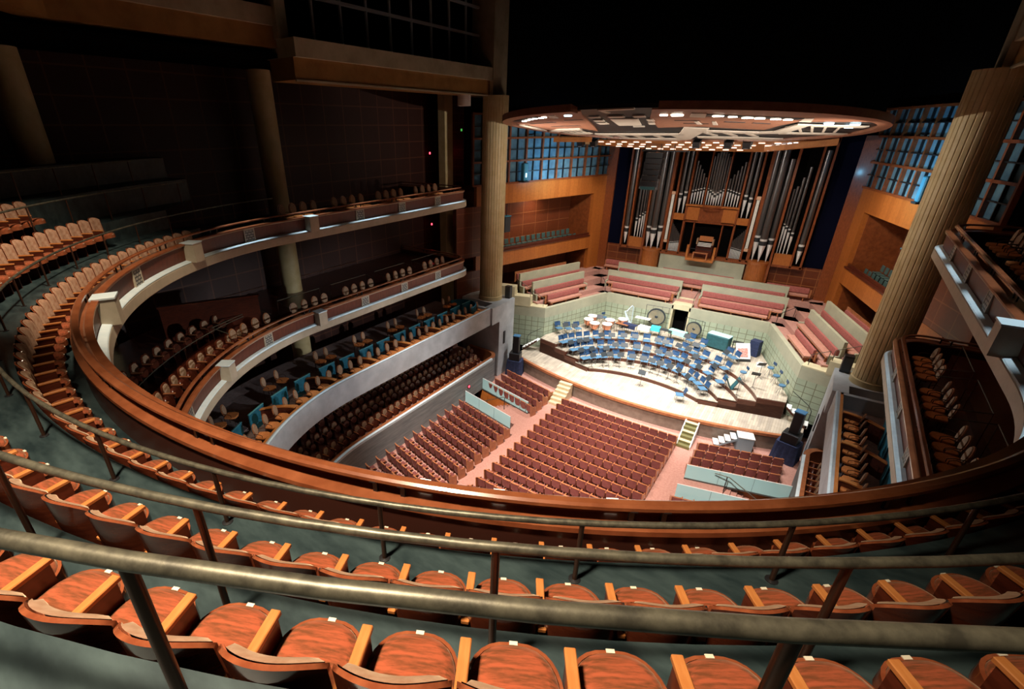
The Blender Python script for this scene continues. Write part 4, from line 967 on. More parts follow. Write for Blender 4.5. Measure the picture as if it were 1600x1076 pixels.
for x, y, nx, ny, s in along(TR, 0.56, 0.35):
    if x > 0 and 22.3 < y < 26.8:
        n += 1
        TS.put((x + nx * 0.72, y + ny * 0.72, 1.5), atan2(-ny, -nx) - pi / 2, f'terrace seat by the curved rim near the draped speakers, {nth(n)} of the short row', 'terrace seats by the curved rim')

# ------------------------------------------------------------------ loose chairs of the loge boxes and middle balcony
def box_chair():
    t = thing('box_chair', (0, 0, 0), 0, 'x', 'chair')
    b = MB(); b.prism([(-0.21, 0.0), (0.21, 0.0), (0.25, 0.32), (0.18, 0.46), (0, 0.5), (-0.18, 0.46), (-0.25, 0.32)], 0.42, 0.50); b.build('seat', M_seatorange, t, bevel=0.015)
    pr = [(0.15 * cos(a), 0.74 + 0.22 * sin(a)) for a in [2 * pi * k / 14 for k in range(14)]]
    b = MB(); b.prism([(x * 1.25, 0.74 + (y - 0.74) * 1.12) for x, y in pr], -0.03, 0.0); b.v = [(x, z - 0.15 * (y - 0.5), y) for x, y, z in b.v]; b.build('backrest', M_stalltop, t)
    b = MB(); b.prism(pr, 0.0, 0.03); b.v = [(x, z - 0.15 * (y - 0.5), y) for x, y, z in b.v]; b.build('back_pad', M_pad, t)
    for sx in (-1, 1):
        MB().tube([(sx * 0.19, 0.03, 0), (sx * 0.17, -0.01, 0.45), (sx * 0.13, -0.04, 0.66)], 0.014, 6).build('leg', M_post, t)
        MB().tube([(sx * 0.21, 0.42, 0), (sx * 0.19, 0.38, 0.42)], 0.014, 6).build('leg', M_post, t)
        MB().tube([(sx * 0.16, -0.03, 0.64), (sx * 0.24, 0.18, 0.66), (sx * 0.23, 0.30, 0.6), (sx * 0.21, 0.3, 0.46)], 0.012, 6).build('armrest', M_post, t)
    t.scale = (1.1, 1.1, 1.1)
    return t
BC = Proto(box_chair())
rnd = random.Random(3)
box_i = 0
def place_chair(path, s_at, d, z, label, group, turn=0.0):
    x, y, nx, ny, s = along(path, 1000, s_at)[0]
    BC.put((x + nx * d, y + ny * d, z), atan2(-ny, -nx) - pi / 2 + turn + rnd.uniform(-0.15, 0.15), label, group)
# loge boxes: dividers every 2.9 m, two chairs in front, two behind on the step
def divider(x, y, nx, ny, z, label, cat, d0, d1, curve):
    t = thing('box_divider', (x, y, z), atan2(ny, nx), label, cat, 'wooden dividers between the loge boxes')
    b = MB(); P = []
    k = 10
    for i in range(k + 1):
        u = i / k; P.append((d0 + (d1 - d0) * u, curve * u * u))
    q = [(px, py) for px, py in P] + [(px, py + 0.07) for px, py in P[::-1]]
    b.prism(q, 0, lambda a, c_: 0.78)
    b.build('curved_panel', M_darkwood, t)
    b = MB(); q = [(px, py - 0.06) for px, py in P] + [(px, py + 0.13) for px, py in P[::-1]]; b.prism(q, 0.78, 0.83); b.build('top_board', M_honey, t)
    return t
def teal_screen(x, y, rz, z, wd, h, label):
    t = thing('teal_screen', (x, y, z), rz, label, 'screen', 'teal screens in the loge boxes')
    MB().bx(-wd / 2, wd / 2, -0.03, 0.03, 0, h).build('panel', M_teal, t)
    MB().bx(-wd / 2 - 0.02, wd / 2 + 0.02, -0.035, 0.035, h, h + 0.03).build('top_edge', mat('teal_edge', (0.10, 0.32, 0.36), 0.5), t)
nb = nr = 0; path_lg = LG
for x, y, nx, ny, s in along(LG, 2.85, 2.6):
    left = x < 0
    if (left and y > 6.5) or (not left and y > 18.5):
        nb += 1
        side = 'dark side' if left else 'near side'
        if left: wd_ = f'{nth(nb)} loge box from the dark pier'
        else: nr += 1; wd_ = f'{nth(nr)} near side loge box along'
        divider(x, y, nx, ny, 5.2, 'curved wooden divider, ' + wd_, 'divider', 0.3, 2.0, 1.0 if left else -1.0)
        for q, nm_ in ((0.15, 'by the divider'), (0.85, 'second past the divider'), (1.6, 'third past the divider'), (2.3, 'fourth past the divider')):
            place_chair(LG, s - q, 0.95, 5.2, f'orange chair {nm_}, front of the {wd_}', 'orange chairs in the loge boxes', 0.25 if left else -0.25)
        for q, nm_ in ((0.9, 'nearer the divider'), (1.6, 'further from the divider')):
            place_chair(LG, s - q, 3.0, 5.42, f'orange chair {nm_}, rear of the {wd_}', 'orange chairs in the loge boxes', 0.3 if left else -0.3)
        for q, nm_ in ((0.6, 'nearer'), (2.0, 'further')):
            x2, y2, nx2, ny2, s2 = along(path_lg, 1000, max(0.1, s - q))[0]
            teal_screen(x2 + nx2 * 1.75, y2 + ny2 * 1.75, atan2(ny2, nx2) + pi / 2, 5.2, 1.05, 0.95, f'teal screen {nm_} the divider in the {wd_}')
t = thing('curved_teal_screen', (-11.9, 26.3, 5.2), 0, 'curved teal partition closing the loge beside the fluted column', 'screen')
b = MB(); b.lathe([(1.05, 0), (1.05, 1.0), (1.12, 1.0), (1.12, 0)], n=20, a0=-0.2, a1=pi * 0.95, cap=False); b.build('curved_panel', M_teal, t, smooth=30)
# middle balcony side boxes
nb = 0
for s_end in (-1, 1):
    path = BE2
    tot = along(path, 0.5)[-1][4]
    for k in range(5):
        s0 = 7.5 + 3.3 * k
        if s_end > 0: s0 = tot - s0 - 1.9
        if s_end > 0 and k > 2: continue
        side = 'by the dark fluted column' if s_end < 0 else 'on the near side'
        for j in range(4):
            place_chair(path, s0 + 0.62 * j, 1.25, 8.86, f'chair, {nth(j + 1)} of four in {nth(k + 1)} middle balcony box {side}', 'chairs in the middle balcony boxes')
        x, y, nx, ny, s = along(path, 1000, s0 + 1.0)[0]
        r = thing('box_railing', (x + nx * 2.0, y + ny * 2.0, 8.86), atan2(-ny, -nx) - pi / 2, f'thin dark railing round the {nth(k + 1)} middle balcony box {side}', 'railing', 'railings of the middle balcony boxes')
        MB().tube([(-1.3, 0.9, 1.0), (-1.3, 0, 1.15), (1.3, 0, 1.15), (1.3, 0.9, 1.0)], 0.02, 6).build('top_rail', M_brass, r)
        for q in (-1.3, 1.3): MB().tube([(q, 0, 0), (q, 0, 1.15)], 0.016, 6).build('post', M_post, r)
# rows at the rear of the middle balcony
n1 = 0
for d, z, ph, wd_ in ((1.35, 8.86, 0.3, 'front row'), (2.75, 9.26, 0.1, 'rear row')):
    n = 0
    for x, y, nx, ny, s in along(BE2, 0.56, ph):
        if x < -5.0 and y < 10.4:
            n += 1; TS.put((x + nx * d, y + ny * d, z), atan2(-ny, -nx) - pi / 2, f'dim seat, {wd_} at the bend of the middle balcony, {nth(n)} from columns', f'{wd_} seats of the middle balcony')
q = [(x + nx * 2.0, y + ny * 2.0, 9.9) for x, y, nx, ny in BE2 if x < -4 and y < 11]
t = thing('thin_brass_rail', (0, 0, 0), 0, 'thin pale rail between the two seat rows of the middle balcony', 'handrail')
MB().tube(q, 0.02, 6).build('rail_tube', M_brass, t)
for p in q[::9]: MB().tube([(p[0], p[1], 8.86), p], 0.015, 6).build('post', M_post, t)
t = thing('dark_partition', (-13.2, 9.4, 8.86), radians(62), 'dark wooden partition with capped top behind the middle balcony seats', 'partition')
MB().bx(-2.0, 2.0, -0.06, 0.06, 0, 1.9).build('panel', M_darkwood, t); MB().bx(-2.05, 2.05, -0.12, 0.12, 1.9, 1.98).build('cap', M_redwood, t)
# side boxes of the top balcony
nb = 0
for k in range(4):
    for j in range(4):
        place_chair(BE1, 7.9 + 3.1 * k + 0.6 * j, 1.3, 13.46, f'dim chair, {nth(j + 1)} of four in the {nth(k + 1)} top balcony box from the column', 'chairs in the top balcony side boxes')
for k in range(2):
    tot = along(BE1, 0.5)[-1][4]
    for j in range(4):
        place_chair(BE1, tot - 10.2 - 3.1 * k + 0.6 * j, 1.5, 13.46, f'dim chair, {nth(j + 1)} of four in the {nth(k + 1)} near side top balcony box', 'chairs in the near top balcony boxes')
# chairs of the side galleries above the choir
def side_chair():
    t = thing('gallery_chair', (0, 0, 0), 0, 'x', 'chair')
    MB().box((0, 0.2, 0.44), (0.42, 0.4, 0.07)).build('seat', M_sidechair, t, bevel=0.02)
    MB().box((0, -0.03, 0.72), (0.42, 0.05, 0.42), rx=0.1).build('backrest', M_sidechair, t, bevel=0.015)
    for sx in (-1, 1): MB().bx(sx * 0.2 - 0.015, sx * 0.2 + 0.015, 0.0, 0.36, 0, 0.42).build('leg_frame', M_black, t)
    return t
SC = Proto(side_chair())
for s in (-1, 1):
    A = Vector((s * 12.9, 31.2)); B = Vector((s * 8.75, 44.6)); d = (B - A).normalized(); nrm = Vector((s * d.y, -s * d.x))
    if nrm.x * s < 0: nrm = -nrm
    wd_ = 'by the dark fluted column' if s < 0 else 'behind the near fluted column'
    for r in range(2):
        for k in range(15):
            p = A + d * (2.1 + 0.62 * k) + nrm * (0.8 + 0.85 * r)
            SC.put((p.x, p.y, 8.0 + 0.3 * r), atan2(-nrm.y, -nrm.x) - pi / 2, f'dark green chair, {"front" if r == 0 else "rear"} gallery row {wd_}, {nth(k + 1)} from it', f'gallery chairs {wd_}')

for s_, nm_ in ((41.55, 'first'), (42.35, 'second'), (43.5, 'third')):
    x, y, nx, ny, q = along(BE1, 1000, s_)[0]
    t = thing('parapet_glint', (x + nx * 0.2, y + ny * 0.2, 14.08), atan2(ny, nx), f'small added glowing glint under the near parapet handrail, {nm_} from the dark side', 'lamp')
    MB().box((0, 0, 0.02), (0.06, 0.16, 0.04)).build('housing', M_black, t); MB().box((0, 0, 0.05), (0.05, 0.12, 0.02)).build('lens', M_lampd, t)  # glowing piece added in place of a lamp reflection below the rail

# ------------------------------------------------------------------ choir benches
def bench(name, p, q, z, back, label, stone=True, seath=0.42, gap=False):
    """bench along p->q, sitters face the left hand side of p->q"""
    d = Vector((q[0] - p[0], q[1] - p[1])); L_ = d.length; ang = atan2(d.y, d.x)
    t = thing('choir_bench', (p[0], p[1], z), ang, label, 'bench', 'choir terrace benches')
    if stone:
        MB().bx(0, L_, -0.3, -0.12, 0, back).build('stone_back', M_greenplain, t)
        for x in (0.0, L_ - 0.14): MB().bx(x, x + 0.14, -0.3, 0.35, 0, 0.55).build('end_panel', M_greenplain, t)
    else:
        MB().bx(0, L_, -0.14, -0.08, 0.2, back - 0.1).build('stone_back', M_stalltop, t)
    b = MB(); n = 12
    prof = [(-0.1, 0.5), (-0.12, 0.86), (-0.06, 0.93), (0.03, 0.9), (0.06, 0.8), (0.04, 0.52)]
    vs = [(x, y, zz) for x in (0.16, L_ - 0.16) for y, zz in prof]; m = len(prof)
    b.add(vs, [(j, (j + 1) % m, m + (j + 1) % m, m + j) for j in range(m)] + [tuple(range(m)), tuple(range(m, 2 * m))]); b.build('back_roll', M_pink, t, smooth=50)
    k = max(2, int(L_ / 0.62))
    for i in range(k):
        x0 = 0.16 + (L_ - 0.32) * i / k; x1 = 0.16 + (L_ - 0.32) * (i + 1) / k - 0.012
        MB().bx(x0, x1, 0.02, 0.46, 0.38, 0.47).build('seat_cushion', M_benchseat, t)
    MB().bx(0.16, L_ - 0.16, -0.05, 0.47, 0.33, 0.375).build('seat_board', M_stalltop, t)
    for i in range(3): x = 0.4 + (L_ - 0.8) * i / 2; MB().bx(x - 0.03, x + 0.03, 0.1, 0.4, 0, 0.33).build('leg', M_stalltop, t)
    return t
M_benchseat = mat('salmon_bench_seat', (0.50, 0.25, 0.18), 0.85, kind='noise', col2=(0.42, 0.19, 0.14), scale=9, spec=0.2)
for s, wd_ in ((-1, 'by the dark fluted column'), (1, 'behind the near fluted column')):
    A = Vector((s * 8.6, 33.2)); B = Vector((s * 6.15, 40.1)); d = (B - A).normalized(); n = Vector((d.y, -d.x)) * s
    if n.x * s < 0: n = -n
    for k, (u, z, bk, l0, l1, nm) in enumerate(((0.75, 4.4, 0.92, 0.7, 4.6, 'lowest salmon choir bench'), (1.65, 4.75, 1.5, 0.15, 6.1, 'second salmon choir bench with stone back'), (2.55, 5.3, 1.55, -0.5, 6.4, 'third salmon choir bench with stone back'), (3.5, 5.7, 1.2, -0.3, 5.6, 'top salmon choir bench in shade'))):
        P = A + n * u + d * l0; Q = A + n * u + d * l1
        # the sitters face the stage
        if s < 0: P, Q = Q, P
        bench('choir_bench', tuple(P), tuple(Q), z, bk, f'{nm} {wd_}', stone=(k in (1, 2)))
rear = [(40.75, 4.4, 0.92, 0), (41.6, 4.75, 1.45, 1), (42.55, 5.3, 1.45, 1), (43.45, 5.7, 1.1, 0)]
bench('choir_bench', (-0.95, 40.8), (-6.2, 40.8), 4.4, 0.92, 'lowest rose choir bench above the large gong', stone=False)
bench('choir_bench', (6.0, 40.8), (1.0, 40.8), 4.4, 0.92, 'lowest rose choir bench above the small gong', stone=False)
bench('choir_bench', (-0.6, 41.6), (-6.9, 41.6), 4.75, 1.4, 'second rose choir bench with stone back on the gong and harp side')
bench('choir_bench', (6.8, 41.6), (0.9, 41.6), 4.75, 1.4, 'second rose choir bench with stone back above the teal covered keyboard')
bench('choir_bench', (6.6, 42.6), (-6.4, 42.6), 5.3, 1.4, 'long rose choir bench with stone back right across under the organ')
bench('choir_bench', (2.9, 43.4), (-2.9, 43.4), 5.7, 0.92, 'short rose choir bench against the stone wall under the organ loft', stone=False)
bench('choir_bench', (-4.9, 43.5), (-8.0, 43.5), 5.7, 0.92, 'short rose choir bench beside the organ tower by the dark side gallery', stone=False)
bench('choir_bench', (8.0, 43.5), (4.9, 43.5), 5.7, 0.92, 'short rose choir bench beside the organ tower near the blue scrim', stone=False)
def hrail(pts, label, m=M_brass):
    t = thing('choir_handrail', (0, 0, 0), 0, label, 'handrail', 'thin handrails of the choir terrace')
    MB().tube(pts, 0.022, 6).build('rail_tube', m, t)
    for p in (pts[0], pts[-1]): MB().tube([(p[0], p[1], p[2] - 0.85), p], 0.02, 6).build('post', m, t)
hrail([(-0.75, 40.3, 5.3), (-0.75, 42.0, 5.7)], 'thin handrail on the gong side of the steps above the stage door')
hrail([(0.75, 40.3, 5.3), (0.75, 42.0, 5.7)], 'thin handrail on the keyboard side of the steps above the stage door')
for s, wd_ in ((-1, 'by the dark fluted column'), (1, 'by the near fluted column')):
    hrail([(s * 8.9, 33.4, 5.3), (s * 9.7, 33.0, 5.9)], f'lower thin handrail at the stepped cream wall {wd_}')
    hrail([(s * 9.9, 33.0, 6.0), (s * 10.9, 32.6, 6.7)], f'upper thin handrail at the stepped cream wall {wd_}')
    hrail([(s * 6.5, 40.4, 5.25), (s * 7.4, 41.6, 5.6)], f'dark handrail at the corner steps of the choir terrace {"near the kettledrums" if s < 0 else "near the white slanted frame"}', M_black)
ms = MB()
for k in range(3): ms.bx(-0.6, 0.6, 41.0 + 0.28 * k, 41.25 + 0.28 * k, 4.3, 4.55 + 0.14 * k)
tag(ms.build('choir_steps', M_yellowst), 'cream steps between the rose benches above the dark stage door', 'steps')

# ------------------------------------------------------------------ orchestra chairs and stands
def orch_chair():
    t = thing('orchestra_chair', (0, 0, 0), 0, 'x', 'chair')
    b = MB(); b.grid(lambda u, v: ((u - 0.5) * 0.44, -0.03 - 0.1 * v + 0.05 * (2 * u - 1) ** 2, 0.56 + 0.30 * v), 4, 3); b.grid(lambda u, v: ((u - 0.5) * 0.44, -0.055 - 0.1 * v + 0.05 * (2 * u - 1) ** 2, 0.56 + 0.30 * v), 4, 3)
    b.bx(-0.22, 0.22, -0.15, -0.125 + 0.04, 0.85, 0.862); b.build('backrest', M_blue, t, smooth=40)
    MB().box((0, 0.22, 0.46), (0.45, 0.44, 0.05), rx=0.04).build('seat', M_blues, t, bevel=0.015)
    for sx in (-1, 1):
        MB().tube([(sx * 0.21, 0.40, 0), (sx * 0.2, 0.38, 0.44)], 0.012, 6).build('leg', M_chrome, t)
        MB().tube([(sx * 0.21, -0.06, 0), (sx * 0.2, 0.0, 0.44), (sx * 0.19, -0.06, 0.6)], 0.012, 6).build('leg', M_chrome, t)
    t.scale = (1.18, 1.12, 1.1)
    return t
OC = Proto(orch_chair())
def music_stand():
    t = thing('music_stand', (0, 0, 0), 0, 'x', 'music stand')
    MB().box((0, 0, 1.05), (0.5, 0.02, 0.34), rx=-0.6).build('desk', M_blackm, t)
    MB().box((0, -0.10, 0.93), (0.5, 0.07, 0.015), rx=-0.6).build('lip', M_blackm, t)
    MB().tube([(0, 0.02, 0.08), (0, 0.03, 1.0)], 0.013, 6).build('pole', M_black, t)
    for k in range(3):
        a = 2 * pi * k / 3 + 0.5; MB().tube([(0, 0.02, 0.12), (0.22 * cos(a), 0.02 + 0.22 * sin(a), 0.012)], 0.012, 6).build('foot', M_black, t)
    return t
M_blackm = mat('slate_grey_desk', (0.022, 0.028, 0.032), 0.5)
MS = Proto(music_stand())
ROWS = [('lowest riser', 1.4, [(-4.76, 32.07), (-4.26, 32.34), (-4.09, 32.92), (-3.56, 33.25), (-2.69, 33.74), (-1.67, 34.20), (-0.64, 34.24), (0.16, 34.26), (0.97, 34.2), (1.87, 34.0), (2.68, 33.6), (3.12, 33.2), (3.61, 32.82), (4.03, 32.24)]),
        ('second riser', 1.7, [(-5.88, 32.37), (-5.36, 32.6), (-5.33, 33.4), (-4.85, 33.7), (-4.21, 34.25), (-3.55, 34.77), (-2.8, 35.1), (-1.66, 35.3), (-0.85, 35.35), (0.23, 35.4), (1.16, 35.38), (1.77, 35.28), (2.88, 35.0), (3.88, 34.3), (4.88, 33.33)]),
        ('third riser', 2.0, [(-7.2, 32.76), (-6.6, 32.9), (-6.56, 33.6), (-6.1, 34.14), (-5.58, 34.6), (-5.0, 35.13), (-4.26, 35.74), (-3.25, 36.2), (-2.3, 36.5), (-1.38, 36.7), (-0.38, 36.8), (0.31, 36.78), (1.45, 36.65), (2.32, 36.5), (3.05, 36.0), (3.94, 35.5), (4.69, 35.0)]),
        ('highest riser', 2.3, [(-7.9, 34.27), (-7.2, 34.62), (-6.62, 35.1), (1.59, 38.1), (2.54, 37.5), (4.4, 36.9), (4.95, 36.5)])]
def level(x, y):
    z = SZ
    for q, (ra, rb) in enumerate(RR):
        if (x / ra) ** 2 + ((y - RC[1]) / rb) ** 2 > 1 and y > fronty(x): z = RZ[q]
    return z
def fit_level(r, x, y):
    # nudge a chair so that it stands clear of the riser edges on its own riser
    for _ in range(40):
        ra, rb = RR[r]; e0 = sqrt((x / ra) ** 2 + ((y - RC[1]) / rb) ** 2)
        k = 1.0
        if e0 < 1 + 0.36 / rb: k = 1.01
        elif r < 3:
            ra, rb = RR[r + 1]; e1 = sqrt((x / ra) ** 2 + ((y - RC[1]) / rb) ** 2)
            if e1 > 1 - 0.12 / rb: k = 0.99
        if k == 1.0: break
        x *= k; y = RC[1] + (y - RC[1]) * k
    return x, y
STANDS = {0: (0, 2, 3, 4, 5, 6, 7, 8, 9, 10, 12), 1: (0, 2, 4, 5, 6, 7, 8, 9, 10, 12, 13, 14), 2: (0, 2, 3, 5, 6, 7, 8, 10, 11, 12, 13, 14, 16), 3: (0, 1, 3, 4, 6)}
for r, (nm, z, pts) in enumerate(ROWS):
    for i, (x, y) in enumerate(pts):
        x, y = fit_level(r, x, y)
        if y < fronty(x) + 0.35: y = fronty(x) + 0.35
        a = atan2(30.2 - y, 0.0 - x) - pi / 2 + rnd.uniform(-0.2, 0.2)
        OC.put((x, y, z), a, f'blue orchestra chair on the {nm}, {nth(i + 1)} from the kettledrum side', 'blue orchestra chairs')
        if i in STANDS[r]:
            c = Vector((0 - x, 30.2 - y)).normalized() * 1.0
            zz = z
            X, Y = x + c.x, y + c.y
            # stand foot on whatever level is under it
            zz = level(X, Y)
            MS.put((X, Y, zz), a + pi, f'grey music stand before the {nth(i + 1)} chair of the {nm}, counted from the kettledrums', 'grey music stands')
OC.put((2.99, 31.0, SZ), atan2(-1, -2.6) - pi / 2, 'blue orchestra chair alone on the stage floor before the lowest riser', 'blue orchestra chairs')
MS.put((0.02, 31.5, SZ), 0.0, 'tall conductor music stand alone on the open stage floor', 'grey music stands')
for x, y, l_ in ((5.83, 32.1, 'grey music stand at the outer end of the highest riser near the draped speakers'), (6.6, 35.0, 'grey music stand beside the stools along the celadon wall'), (6.5, 33.2, 'grey music stand between the stools on the highest riser')):
    MS.put((x, y, 2.3 if x > 6 else 2.0), rnd.uniform(2, 4), l_, 'grey music stands')
def stool():
    t = thing('bass_stool', (0, 0, 0), 0, 'x', 'stool')
    MB().lathe([(0.02, 0.62), (0.2, 0.62), (0.21, 0.66), (0.19, 0.70), (0.02, 0.70)], n=14).build('seat', M_blues, t, smooth=40)
    MB().box((0, -0.22, 0.95), (0.34, 0.04, 0.2)).build('backrest', M_blue, t, bevel=0.012)
    MB().tube([(0, -0.1, 0.6), (0, -0.22, 0.7), (0, -0.23, 0.9)], 0.015, 6).build('back_strut', M_black, t)
    for k in range(4):
        a = pi / 4 + pi / 2 * k; MB().tube([(0.05 * cos(a), 0.05 * sin(a), 0.62), (0.24 * cos(a), 0.24 * sin(a), 0)], 0.013, 6).build('leg', M_chrome, t)
    return t
BS = Proto(stool())
for x, y, l_ in ((5.75, 33.9, 'blue bass stool standing free on the highest riser'), (7.55, 34.6, 'blue bass stool at the celadon wall, middle one of three'), (8.0, 33.3, 'blue bass stool at the celadon wall nearest the white steps'), (7.1, 35.7, 'blue bass stool at the celadon wall furthest from the white steps')):
    BS.put((x, y, 2.3), atan2(30.2 - y, -x) - pi / 2, l_, 'blue bass stools')

# ------------------------------------------------------------------ percussion
def timpani():
    t = thing('kettledrum', (0, 0, 0), 0, 'x', 'drum')
    MB().lathe([(0.06, 0.25), (0.2, 0.3), (0.32, 0.45), (0.37, 0.65), (0.375, 0.82)], n=24, cap=False).build('copper_bowl', M_copper, t, smooth=50)
    MB().lathe([(0.39, 0.79), (0.40, 0.79), (0.40, 0.84), (0.36, 0.845), (0.01, 0.85)], n=24).build('drum_head', M_skin, t, smooth=30)
    b = MB(); b.lathe([(0.05, 0.02), (0.05, 0.3)], n=10); b.build('pedestal', M_black, t)
    for k in range(3):
        a = 2 * pi * k / 3; MB().tube([(0.4 * cos(a), 0.4 * sin(a), 0.78), (0.34 * cos(a), 0.34 * sin(a), 0.3), (0.36 * cos(a), 0.36 * sin(a), 0)], 0.018, 6).build('leg', M_black, t)
    return t
TP = Proto(timpani())
for x, y, l_ in ((-6.25, 36.7, 'copper kettledrum, outermost at the celadon wall in the front of the ring'), (-5.5, 36.15, 'copper kettledrum in the front of the ring before the timpani stool'), (-4.6, 36.55, 'copper kettledrum in the front of the ring nearest the blue chairs'), (-4.75, 37.6, 'copper kettledrum in the rear of the ring beside the timpani stool'), (-6.3, 37.65, 'copper kettledrum tucked behind the others at the celadon wall'), (-3.95, 38.4, 'copper kettledrum standing apart beside the pale harp')):
    TP.put((x, y, 2.3), 0.4, l_, 'copper kettledrums')
BS.put((-5.5, 38.3, 2.3), -2.2, 'blue stool behind the ring of copper kettledrums', 'blue bass stools')
MS.put((-5.5, 37.2, 2.3), 0.2, 'black music stand amid the copper kettledrums', 'grey music stands')
def gong(x, y, r, h, label, mm, rz=0.0, full=True):
    t = thing('gong', (x, y, 2.3), rz, label, 'gong')
    b = MB(); b.lathe([(0.01, 0.0), (r * 0.16, 0.0), (r * 0.2, 0.03), (r * 0.86, 0.03), (r * 0.87, 0.0)], n=36, cap=False); b.v = [(x_, -z_, h + y_) for x_, y_, z_ in b.v]; b.build('disc', mm, t, smooth=30)
    b = MB(); b.lathe([(r * 0.86, 0.035), (r, 0.03), (r, 0.0), (r, -0.1), (r * 0.97, -0.1), (r * 0.97, -0.005), (r * 0.86, 0.0)], n=36, cap=False); b.v = [(x_, -z_, h + y_) for x_, y_, z_ in b.v]; b.build('dark_rim', M_gongd, t, smooth=30)
    b = MB(); b.lathe([(0.0, 0.06), (r * 0.12, 0.05), (r * 0.17, 0.02)], n=20, cap=False); b.v = [(x_, -z_, h + y_) for x_, y_, z_ in b.v]; b.build('boss', M_gongd, t, smooth=30)
    w_ = r + 0.16; top = h + r + 0.2
    b = MB(); b.tube([(-w_, 0, 0), (-w_, 0, top), (w_, 0, top), (w_, 0, 0)], 0.025, 6); b.build('stand_frame', M_black, t)
    for s in (-1, 1):
        MB().tube([(s * w_, -0.3, 0.02), (s * w_, 0.3, 0.02)], 0.022, 6).build('stand_foot', M_black, t)
        MB().tube([(s * r * 0.5, 0, top), (s * r * 0.5, 0, h + r * 0.84)], 0.008, 5).build('cord', M_black, t)
gong(-1.65, 39.6, 0.72, 1.15, 'large bronze gong with dark rim hanging beside the stage door', M_bronze, 0.1)
gong(1.35, 39.4, 0.60, 0.85, 'smaller bronze gong on the keyboard side of the stage door', M_bronze, -0.25)
def perc_table(x, y, rz, wd, m, label, cat='table', cloth=True, h=0.85):
    t = thing('percussion_table', (x, y, 2.3), rz, label, cat)
    MB().bx(-wd / 2, wd / 2, -0.25, 0.25, h - 0.04, h).build('top', m, t)
    if cloth: MB().bx(-wd / 2 - 0.01, wd / 2 + 0.01, -0.26, -0.245, h - 0.32, h + 0.004).build('cloth_drop', m, t)
    for sx in (-1, 1):
        for sy in (-1, 1): MB().tube([(sx * (wd / 2 - 0.05), sy * 0.2, 0), (sx * (wd / 2 - 0.05), sy * 0.2, h - 0.04)], 0.015, 6).build('leg', M_black, t)
perc_table(-3.05, 37.5, -0.12, 1.1, M_navy, 'percussion table under a navy cloth below the pale harp')
perc_table(-1.95, 37.75, -0.05, 0.9, M_white, 'percussion table with a white top, next to the navy one')
perc_table(-1.2, 38.2, 0.1, 0.7, M_turq, 'percussion table under a bright turquoise cloth')
perc_table(-0.35, 38.0, 0.0, 0.9, M_gongd, 'dark percussion table before the large gong', cloth=False)
perc_table(0.5, 38.2, -0.2, 1.3, mat('mint_cloth', (0.35, 0.75, 0.6), 0.6), 'long pale mint percussion table before the stage door', h=0.9)
perc_table(-2.6, 39.3, 0.0, 1.2, M_skin, 'cream topped percussion table against the rear celadon wall', cloth=False, h=0.95)
t = thing('xylophone', (-3.6, 37.2, 2.3), -0.1, 'small keyboard percussion on a dark frame beside the kettledrums', 'xylophone')
for k in range(12): MB().bx(-0.5 + 0.085 * k, -0.43 + 0.085 * k, -0.2 + 0.006 * k, 0.2 - 0.006 * k, 0.82, 0.845).build('bar', M_stalltop, t)
MB().bx(-0.55, 0.55, -0.24, 0.24, 0.76, 0.80).build('frame', M_black, t)
for sx in (-1, 1):
    for sy in (-1, 1): MB().tube([(sx * 0.5, sy * 0.2, 0), (sx * 0.5, sy * 0.2, 0.76)], 0.016, 6).build('leg', M_black, t)
# harp
t = thing('harp', (-3.75, 38.9, 2.3), 0.9, 'pale bluish harp standing by the kettledrums at the celadon wall', 'harp')
M_harp = mat('pale_harp_lacquer', (0.55, 0.68, 0.74), 0.35)
MB().tube([(0.42, 0, 0.1), (0.44, 0, 0.9), (0.42, 0, 1.72)], 0.04, 8).build('column', M_harp, t, smooth=50)
MB().tube([(0.42, 0, 1.72), (0.28, 0, 1.86), (0.1, 0, 1.72), (-0.1, 0, 1.45), (-0.32, 0, 1.42)], [0.05, 0.045, 0.04, 0.04, 0.045], 8).build('neck', M_harp, t, smooth=50)
MB().tube([(0.3, 0, 0.15), (0.0, 0, 0.75), (-0.34, 0, 1.42)], [0.16, 0.11, 0.05], 10).build('soundbox', M_harp, t, smooth=50)
MB().bx(0.1, 0.52, -0.18, 0.18, 0, 0.12).build('foot', M_harp, t)
b = MB()
for k in range(14):
    u = k / 13; b.tube([(0.36 - 0.62 * u, 0, 0.2 + 1.15 * u), (0.38 - 0.66 * u, 0, 1.72 - 0.27 * u if u > 0.4 else 1.75 - 0.05 * u)], 0.004, 4)
b.build('strings', M_white, t)
# covered keyboard
t = thing('covered_keyboard', (3.35, 38.6, 2.3), -0.22, 'teal padded cover over a large keyboard instrument by the rear wall', 'covered instrument')
M_tealc = mat('teal_padded_cover', (0.014, 0.085, 0.095), 0.7, kind='noise', col2=(0.008, 0.055, 0.065), scale=6)
b = MB(); b.prism([(-0.8, -0.38), (0.8, -0.38), (0.8, 0.38), (-0.8, 0.38)], 0.12, 1.12); b.build('cover', M_tealc, t, bevel=0.05)
MB().bx(-0.78, 0.78, -0.3, 0.42, 1.13, 1.16).build('pale_top', mat('mint_top', (0.42, 0.72, 0.70), 0.5), t)
for sx in (-1, 1):
    for sy in (-1, 1): MB().lathe([(0.05, 0), (0.05, 0.12)], (sx * 0.7, sy * 0.3, 0), 8).build('caster', M_black, t)
